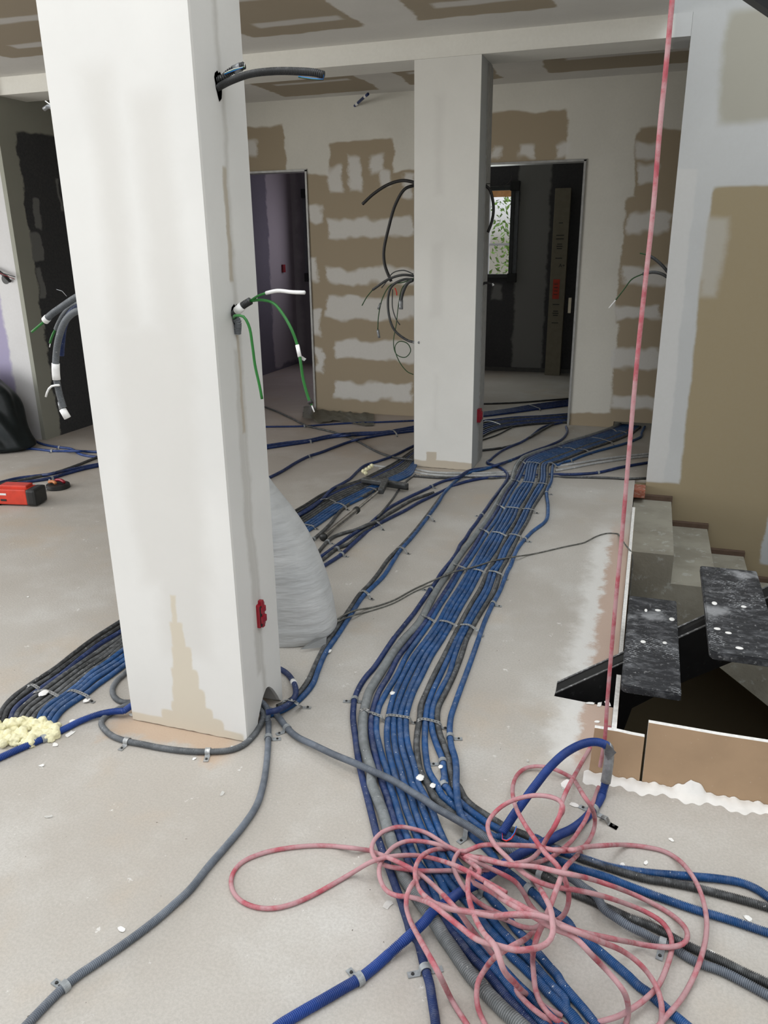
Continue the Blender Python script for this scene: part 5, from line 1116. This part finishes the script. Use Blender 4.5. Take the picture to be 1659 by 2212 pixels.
# far pillar left: tangle of cables
t = thing('wall_cables', 'two black cables hanging high from the left side of the far pillar', 'cable', PY(893, 395, 5.62))
tube('cable', catmull(pl([(900, 395, 5.60), (870, 390, 5.60), (840, 398, 5.60), (808, 418, 5.60), (783, 441, 5.60)]), 8), 0.011, M['cable'], 0, 8, t)
tube('cable', catmull(pl([(900, 399, 5.64), (875, 408, 5.62), (855, 440, 5.62), (840, 490, 5.62), (829, 545, 5.62), (832, 575, 5.62), (845, 608, 5.62)]), 8), 0.011, M['cable'], 0, 8, t)
t = thing('wall_cables', 'tangle of gray and green cables at mid height beside the far pillar', 'cable', PY(893, 600, 5.62))
for pts, r, mt in ((((900, 597, 5.62), (870, 594, 5.6), (840, 603, 5.6), (805, 626, 5.6)), .009, 'dark'), (((805, 626, 5.6), (792, 642, 5.6), (782, 660, 5.6)), .004, 'darkgreen'), (((900, 604, 5.62), (872, 604, 5.6), (845, 620, 5.6), (838, 660, 5.6), (850, 710, 5.6), (880, 735, 5.6), (905, 740, 5.55)), .009, 'dark'),
                   (((895, 600, 5.6), (870, 620, 5.6), (862, 650, 5.6), (856, 700, 5.6), (850, 740, 5.6), (856, 765, 5.6), (875, 772, 5.6), (887, 758, 5.6), (880, 742, 5.6), (862, 738, 5.6), (853, 750, 5.6), (862, 780, 5.6), (880, 803, 5.6), (893, 809, 5.6)), .0035, 'darkgreen'),
                   (((900, 600, 5.6), (870, 610, 5.6), (845, 615, 5.6), (828, 640, 5.6), (818, 680, 5.6), (816, 712, 5.6)), .004, 'darkgreen'), (((893, 592, 5.6), (872, 584, 5.6), (848, 590, 5.6), (835, 608, 5.6), (824, 622, 5.6)), .004, 'dark'),
                   (((892, 605, 5.6), (880, 612, 5.6), (868, 640, 5.6), (866, 668, 5.6)), .012, 'dark'), (((848, 625, 5.6), (848, 665, 5.6), (856, 690, 5.6), (864, 702, 5.6)), .004, 'dark')):
    tube('cable', catmull(pl(pts), 8), r, M[mt], 0, 8, t)
tube('red_wire', catmull(pl([(853, 622, 5.55), (857, 632, 5.55), (857, 638, 5.55)]), 4), .004, M['redwire'], 0, 6, t)
tube('taped_tip', catmull(pl([(816, 712, 5.6), (819, 730, 5.6)]), 4), .010, M['ducttape'], 0, 8, t); tube('taped_tip', catmull(pl([(866, 648, 5.59), (866, 668, 5.59)]), 4), .016, M['ducttape'], 0, 8, t); tube('taped_tip', catmull(pl([(822, 655, 5.6), (817, 668, 5.6)]), 4), .009, M['ducttape'], 0, 8, t); tube('taped_tip', catmull(pl([(893, 739, 5.55), (906, 740, 5.5)]), 4), .010, M['ducttape'], 0, 8, t)
t = thing('wall_cables', 'black cable curving down from the right side of the far pillar', 'cable', PY(1050, 400, 5.75))
tube('cable', catmull(pl([(1048, 400, 5.72), (1058, 410, 5.72), (1064, 430, 5.72), (1066, 455, 5.72), (1062, 480, 5.72), (1054, 502, 5.72)]), 8), 0.0105, M['cable'], 0, 8, t)
tube('cable', catmull(pl([(1048, 397, 5.72), (1060, 397, 5.72), (1085, 402, 5.72), (1100, 393, 5.72), (1105, 382, 5.72), (1101, 376, 5.72)]), 8), 0.0025, M['cable'], 0, 6, t)
t = thing('wall_cables', 'short black cable stub low on the right side of the far pillar', 'cable', PY(1040, 615, 5.75))
tube('cable', catmull(pl([(1040, 616, 5.72), (1048, 611, 5.72), (1056, 612, 5.72), (1064, 615, 5.72)]), 6), 0.009, M['cable'], 0, 8, t); tube('stripped_end', catmull(pl([(1063, 613, 5.72), (1066, 617, 5.72)]), 3), 0.008, M['tape'], 0, 8, t)
hc = PXP(1034, 897, -1.148); t = thing('socket_box', 'small dark red socket box low on the right side of the far pillar', 'junction box', hc); tb('box', M['darkred'], [(-.01, .02, -.03, .03, -.05, .05), (.015, .028, -.015, .02, -.03, .03)], t, .005, Matrix.Translation(tuple(hc)))
t = thing('wall_cables', 'two dark cables with green ends beside the stairwell wall', 'cable', PY(1440, 590, 5.6))
for pts, r, mt in ((((1446, 602, 5.62), (1430, 592, 5.62), (1410, 588, 5.62), (1388, 592, 5.62)), .010, 'dark'), (((1388, 592, 5.62), (1365, 603, 5.62), (1348, 625, 5.62), (1330, 648, 5.62)), .004, 'darkgreen'), (((1330, 648, 5.62), (1315, 666, 5.62)), .0035, 'tape'), (((1446, 592, 5.66), (1430, 573, 5.66), (1415, 560, 5.66), (1402, 552, 5.66)), .010, 'dark'), (((1402, 552, 5.66), (1392, 549, 5.66), (1382, 547, 5.66)), .004, 'darkgreen')):
    tube('cable', catmull(pl(pts), 6), r, M[mt], 0, 8, t)
t = thing('wall_cables', 'bundle of dark cables out of the left wall end', 'cable', PY(5, 600, 5.45))
tube('cable', catmull([PY(-25, 575, 5.42), PY(0, 588, 5.40), PY(12, 598, 5.40), PY(22, 608, 5.44)], 6), 0.013, M['cable'], 0, 8, t); tube('wire', catmull([PY(0, 590, 5.38), PY(14, 596, 5.38), PY(32, 603, 5.42)], 6), .003, M['darkred'], 0, 6, t); tube('wire', catmull([PY(0, 588, 5.38), PY(16, 593, 5.38), PY(33, 598, 5.42)], 6), .003, M['cable'], 0, 6, t)
bm = bmesh.new(); q = PY(12, 603, 5.449); bmesh.ops.create_cone(bm, cap_ends=True, segments=20, radius1=.04, radius2=.04, depth=.003, matrix=Matrix.Translation(tuple(q)) @ Matrix.Rotation(math.pi/2, 4, 'X')); obj('wall_hole', bm, M['blackp'], t)
t = thing('conduit_stub', 'short blue conduit stub with white tape bands near the back room ceiling', 'conduit', PY(767, 228, 7.25))
P = catmull([PY(766, 229, 7.262), PY(781, 215, 7.1), PY(795, 203, 6.95)], 8); tube('sleeve', P, .012, M['navy'], 0, 10, t); tube('tape', P[2:5], .014, M['tape'], 0, 10, t); tube('tape', P[-5:-2], .014, M['tape'], 0, 10, t)
t = thing('conduit_stub', 'tiny taped wire ends left of the near pillar below the header', 'conduit', PY(110, 232, 2.06))
tube('wire', catmull([PY(125, 236, 2.06), PY(104, 230, 2.06), PY(95, 236, 2.06)], 4), .006, M['ducttape'], 0, 8, t); tube('wire', catmull([PY(125, 230, 2.06), PY(101, 224, 2.06), PY(98, 218, 2.06)], 4), .002, M['tape'], 0, 6, t)
hc = PY(628, 580, 9.9); t = thing('socket_box', 'tiny red socket box on the wall inside the left doorway', 'junction box', (-4.69, 9.9, hc[2])); tb('box', M['darkred'], [(-.008, .02, -.03, .03, -.05, .05)], t, .004, Matrix.Translation((-4.69, 9.93, float(hc[2]))))

# ------------------------------------------------------------------ leaning carton in the right doorway room
t = thing('long_carton', 'tall narrow printed carton leaning in the room behind the right doorway', 'carton', (-1.10, 10.1, 0))
bm = bmesh.new(); vs = bx(bm, -1.205, -1.02, 9.98, 10.10, 0.0, 2.19, 0.003)
for v in bm.verts: v.co.y += v.co.z*0.03+0.08
ct = obj('box', bm, M['carton'], t)
def stick(z0, z1, x0, x1, mat, nm_='print'):
    bm = bmesh.new(); bx(bm, x0, x1, 0, 0.002, z0, z1)
    for v in bm.verts: v.co.y += 9.977+0.08+v.co.z*0.03-0.001
    return obj(nm_, bm, mat, ct)
stick(0.93, 1.16, -1.165, -1.085, M['redlabel'], 'sticker')
for k, z in enumerate((0.98, 1.02, 1.06, 1.10)):
    bm = bmesh.new(); bx(bm, -1.15, -1.105, 0, 0.002, z, z+0.008)
    for v in bm.verts: v.co.y += 9.974+0.08+v.co.z*0.03-0.001
    obj('print_line', bm, M['print'], ct)
for z, w in ((1.80, .05), (1.66, .09), (1.62, .09), (1.56, .06), (1.535, .07), (1.51, .06), (1.40, .08), (0.86, .08), (0.78, .06), (0.755, .07), (0.73, .06), (0.64, .08)):
    stick(z, z+0.010, -1.115-w/2, -1.115+w/2, M['print'], 'print_line')
def text(s, size, M4, mat, par):
    cu = bpy.data.curves.new('lettering', 'FONT'); cu.body = s; cu.size = size; cu.extrude = 0.0006
    o = bpy.data.objects.new('lettering_tmp', cu); COL.objects.link(o); bpy.context.view_layer.update()
    me = bpy.data.meshes.new_from_object(o.evaluated_get(bpy.context.evaluated_depsgraph_get())); bpy.data.objects.remove(o)
    me.transform(M4); me.materials.clear(); me.materials.append(mat); return link(bpy.data.objects.new('lettering', me), par)
text('A+', 0.06, Matrix.Translation((-1.11, 10.094, 1.30)) @ Matrix.Rotation(math.pi/2, 4, 'X'), M['print'], ct)
bm = bmesh.new(); bx(bm, -0.66, -0.635, 7.24, 7.243, 1.0, 1.13); 
for v in bm.verts: v.co.x -= 0.035
o = obj('paper_tag', bm, M['carton']); tag(o, 'small gray paper tag hanging at the right doorway edge', 'tag')

# ------------------------------------------------------------------ outside the window
def tree(x, y, h, n, label):
    t = thing('tree', label, 'tree', (x, y, -1)); bm = bmesh.new(); r_ = random.Random(int(x*100)+int(y*10))
    for i in range(n):
        c_ = Vector((x+r_.uniform(-.55, .55)*(.5+r_.random()*.5), y+r_.gauss(0, .3), r_.uniform(-0.3, h))); s_ = r_.uniform(.03, .07)
        R3 = Matrix.Rotation(r_.uniform(0, 6.28), 3, 'Z') @ Matrix.Rotation(r_.uniform(-1, 1), 3, 'X') @ Matrix.Rotation(r_.uniform(0, 3), 3, 'Y')
        bm.faces.new([bm.verts.new(c_+R3 @ Vector(v)*s_) for v in ((-1, 0, 0), (0, -.45, .15), (1, 0, 0), (0, .45, .15))])
    me = obj('foliage', bm, M['leaf'], t); tube('trunk', catmull([(x, y, -1), (x+.05, y, .6), (x-.03, y, h*.7)], 6), .06, M['bark'], 0, 8, t)
tree(-3.45, 14.0, 3.4, 1300, 'sunlit leafy tree outside the window, left one'); tree(-2.3, 14.5, 3.2, 1300, 'sunlit leafy tree outside the window, right one')
bm = bmesh.new(); bx(bm, -2.30, -2.26, 11.6, 11.65, -0.5, 2.7); o = obj('balcony_post', bm, M['whitepaint']); tag(o, 'white balcony post outside the window', 'post')
bm = bmesh.new(); bx(bm, -3.6, -1.4, 11.62, 11.66, 2.19, 2.45); o = obj('fascia_board', bm, M['orangeboard']); tag(o, 'orange board above the balcony outside the window', 'board')
bm = bmesh.new(); bx(bm, -3.6, -1.4, 11.62, 11.65, 1.55, 1.58); o = obj('balcony_rail', bm, M['whitepaint']); tag(o, 'white balcony rail outside the window', 'rail')

# ------------------------------------------------------------------ crumbs of plaster
def flake(x, y, s, el=1.6, z=0.0, lab='small white plaster flake lying on the concrete floor', grp='plaster flakes on the floor'):
    c_ = G(x, y, z); bm = bmesh.new(); n = 9; a0 = rng.uniform(0, 6.28); ring = []
    for k in range(n):
        a = 2*math.pi*k/n; r = s*rng.uniform(.65, 1.1); u, v_ = r*el*math.cos(a), r*math.sin(a)
        ring.append(bm.verts.new((c_[0]+u*math.cos(a0)-v_*math.sin(a0), c_[1]+u*math.sin(a0)+v_*math.cos(a0), z+0.001+rng.uniform(0, .0025))))
    f = bm.faces.new(ring); bmesh.ops.solidify(bm, geom=[f], thickness=-0.003)
    o = obj('plaster_flake', bm, M['plasterbit']); tag(o, lab, 'flake', grp)
for x, y, s_, lb in [(480, 1715, 0.008, 'left of the main bundle, alone on open floor'), (262, 2008, 0.008, 'above the long gray conduit at lower left'), (158, 1558, 0.01, 'beside the blue conduit near the foam'), (120, 1610, 0.01, 'in front of the clip by the foam'), (152, 1586, 0.013, 'long one in front of the blue conduit at left'), (105, 1765, 0.008, 'on open floor left, lower of two'), (90, 1655, 0.008, 'on open floor left, upper of two'), (1222, 1695, 0.017, 'large one inside the rope loop'), (1240, 1740, 0.01, 'small one beside the two-hole clip'), (838, 1955, 0.012, 'thin one left of the bundle near the rope'), (1345, 1870, 0.008, 'right of the loose clip, nearer one'), (1395, 1865, 0.007, 'inside the big rope loop, upper'), (1410, 1985, 0.007, 'inside the big rope loop, lower'), (1450, 1815, 0.006, 'in front of the edge boards'), (1615, 1985, 0.009, 'at the right edge between two conduits'), (505, 1616, 0.01, 'under the looping conduit at the pillar corner'), (700, 1345, 0.009, 'where the thin cable meets the sack pair'), (665, 1465, 0.007, 'beside the curved pair near the pillar'), (420, 1640, 0.006, 'in front of the looping conduit'), (60, 1290, 0.006, 'far left beyond the foam bundle'), (1140, 1645, 0.005, 'right of the lone blue conduit'), (1290, 1560, 0.008, 'beside the short edge board end'), (285, 1545, 0.01, 'at the left corner of the near pillar'), (1540, 2060, 0.006, 'at right beside the gray pair'), (655, 1148, 0.006, 'between the sack and the chrome pole')]:
    flake(x, y, s_, lab='white plaster flake '+lb)
# white debris at the stringer notch, straps and conduits
def blob_on(x, y, z, s, lab):
    c_ = G(x, y, z); bm = bmesh.new(); bmesh.ops.create_icosphere(bm, subdivisions=3, radius=1)
    for v in bm.verts:
        d = 1+0.16*sn(v.co.x*1.2, v.co.y*1.2, v.co.z*1.2, .5); v.co = Vector((c_[0]+v.co.x*s*d, c_[1]+v.co.y*s*1.3*d, max(0.0005, z+v.co.z*s*0.35)))
    o = obj('plaster_blob', bm, M['plasterbit'], None, True); tag(o, lab, 'plaster')
blob_on(908, 1680, .02, .012, 'white plaster blob on the dark gray conduit where the gray one crosses')
blob_on(952, 1656, .021, .007, 'white plaster band on the blue conduit between two clips'); blob_on(848, 1497, .02, .009, 'white plaster dab on the leftmost of the four blue conduits')
blob_on(935, 1697, .02, .009, 'speckled plaster dab on the blue conduit right of the plaster blob')
blob_on(95, 1497, .024, .016, 'plaster lump over the strap before the yellow foam'); blob_on(188, 1512, .008, .012, 'plaster crumbs at the end of the strap before the foam')
for x, y, lb in ((1312, 1520, 'nearest the rope'), (1295, 1523, 'middle one'), (1275, 1520, 'furthest from the rope')): flake(x, y, .010, 2.2, lab='long white plaster chip at the rim of the steel beam notch, '+lb)
blob_on(710, 1406, .01, .012, 'plaster crumbs on the strap end beside the sack corner')
for k in ('_w',):
    pass
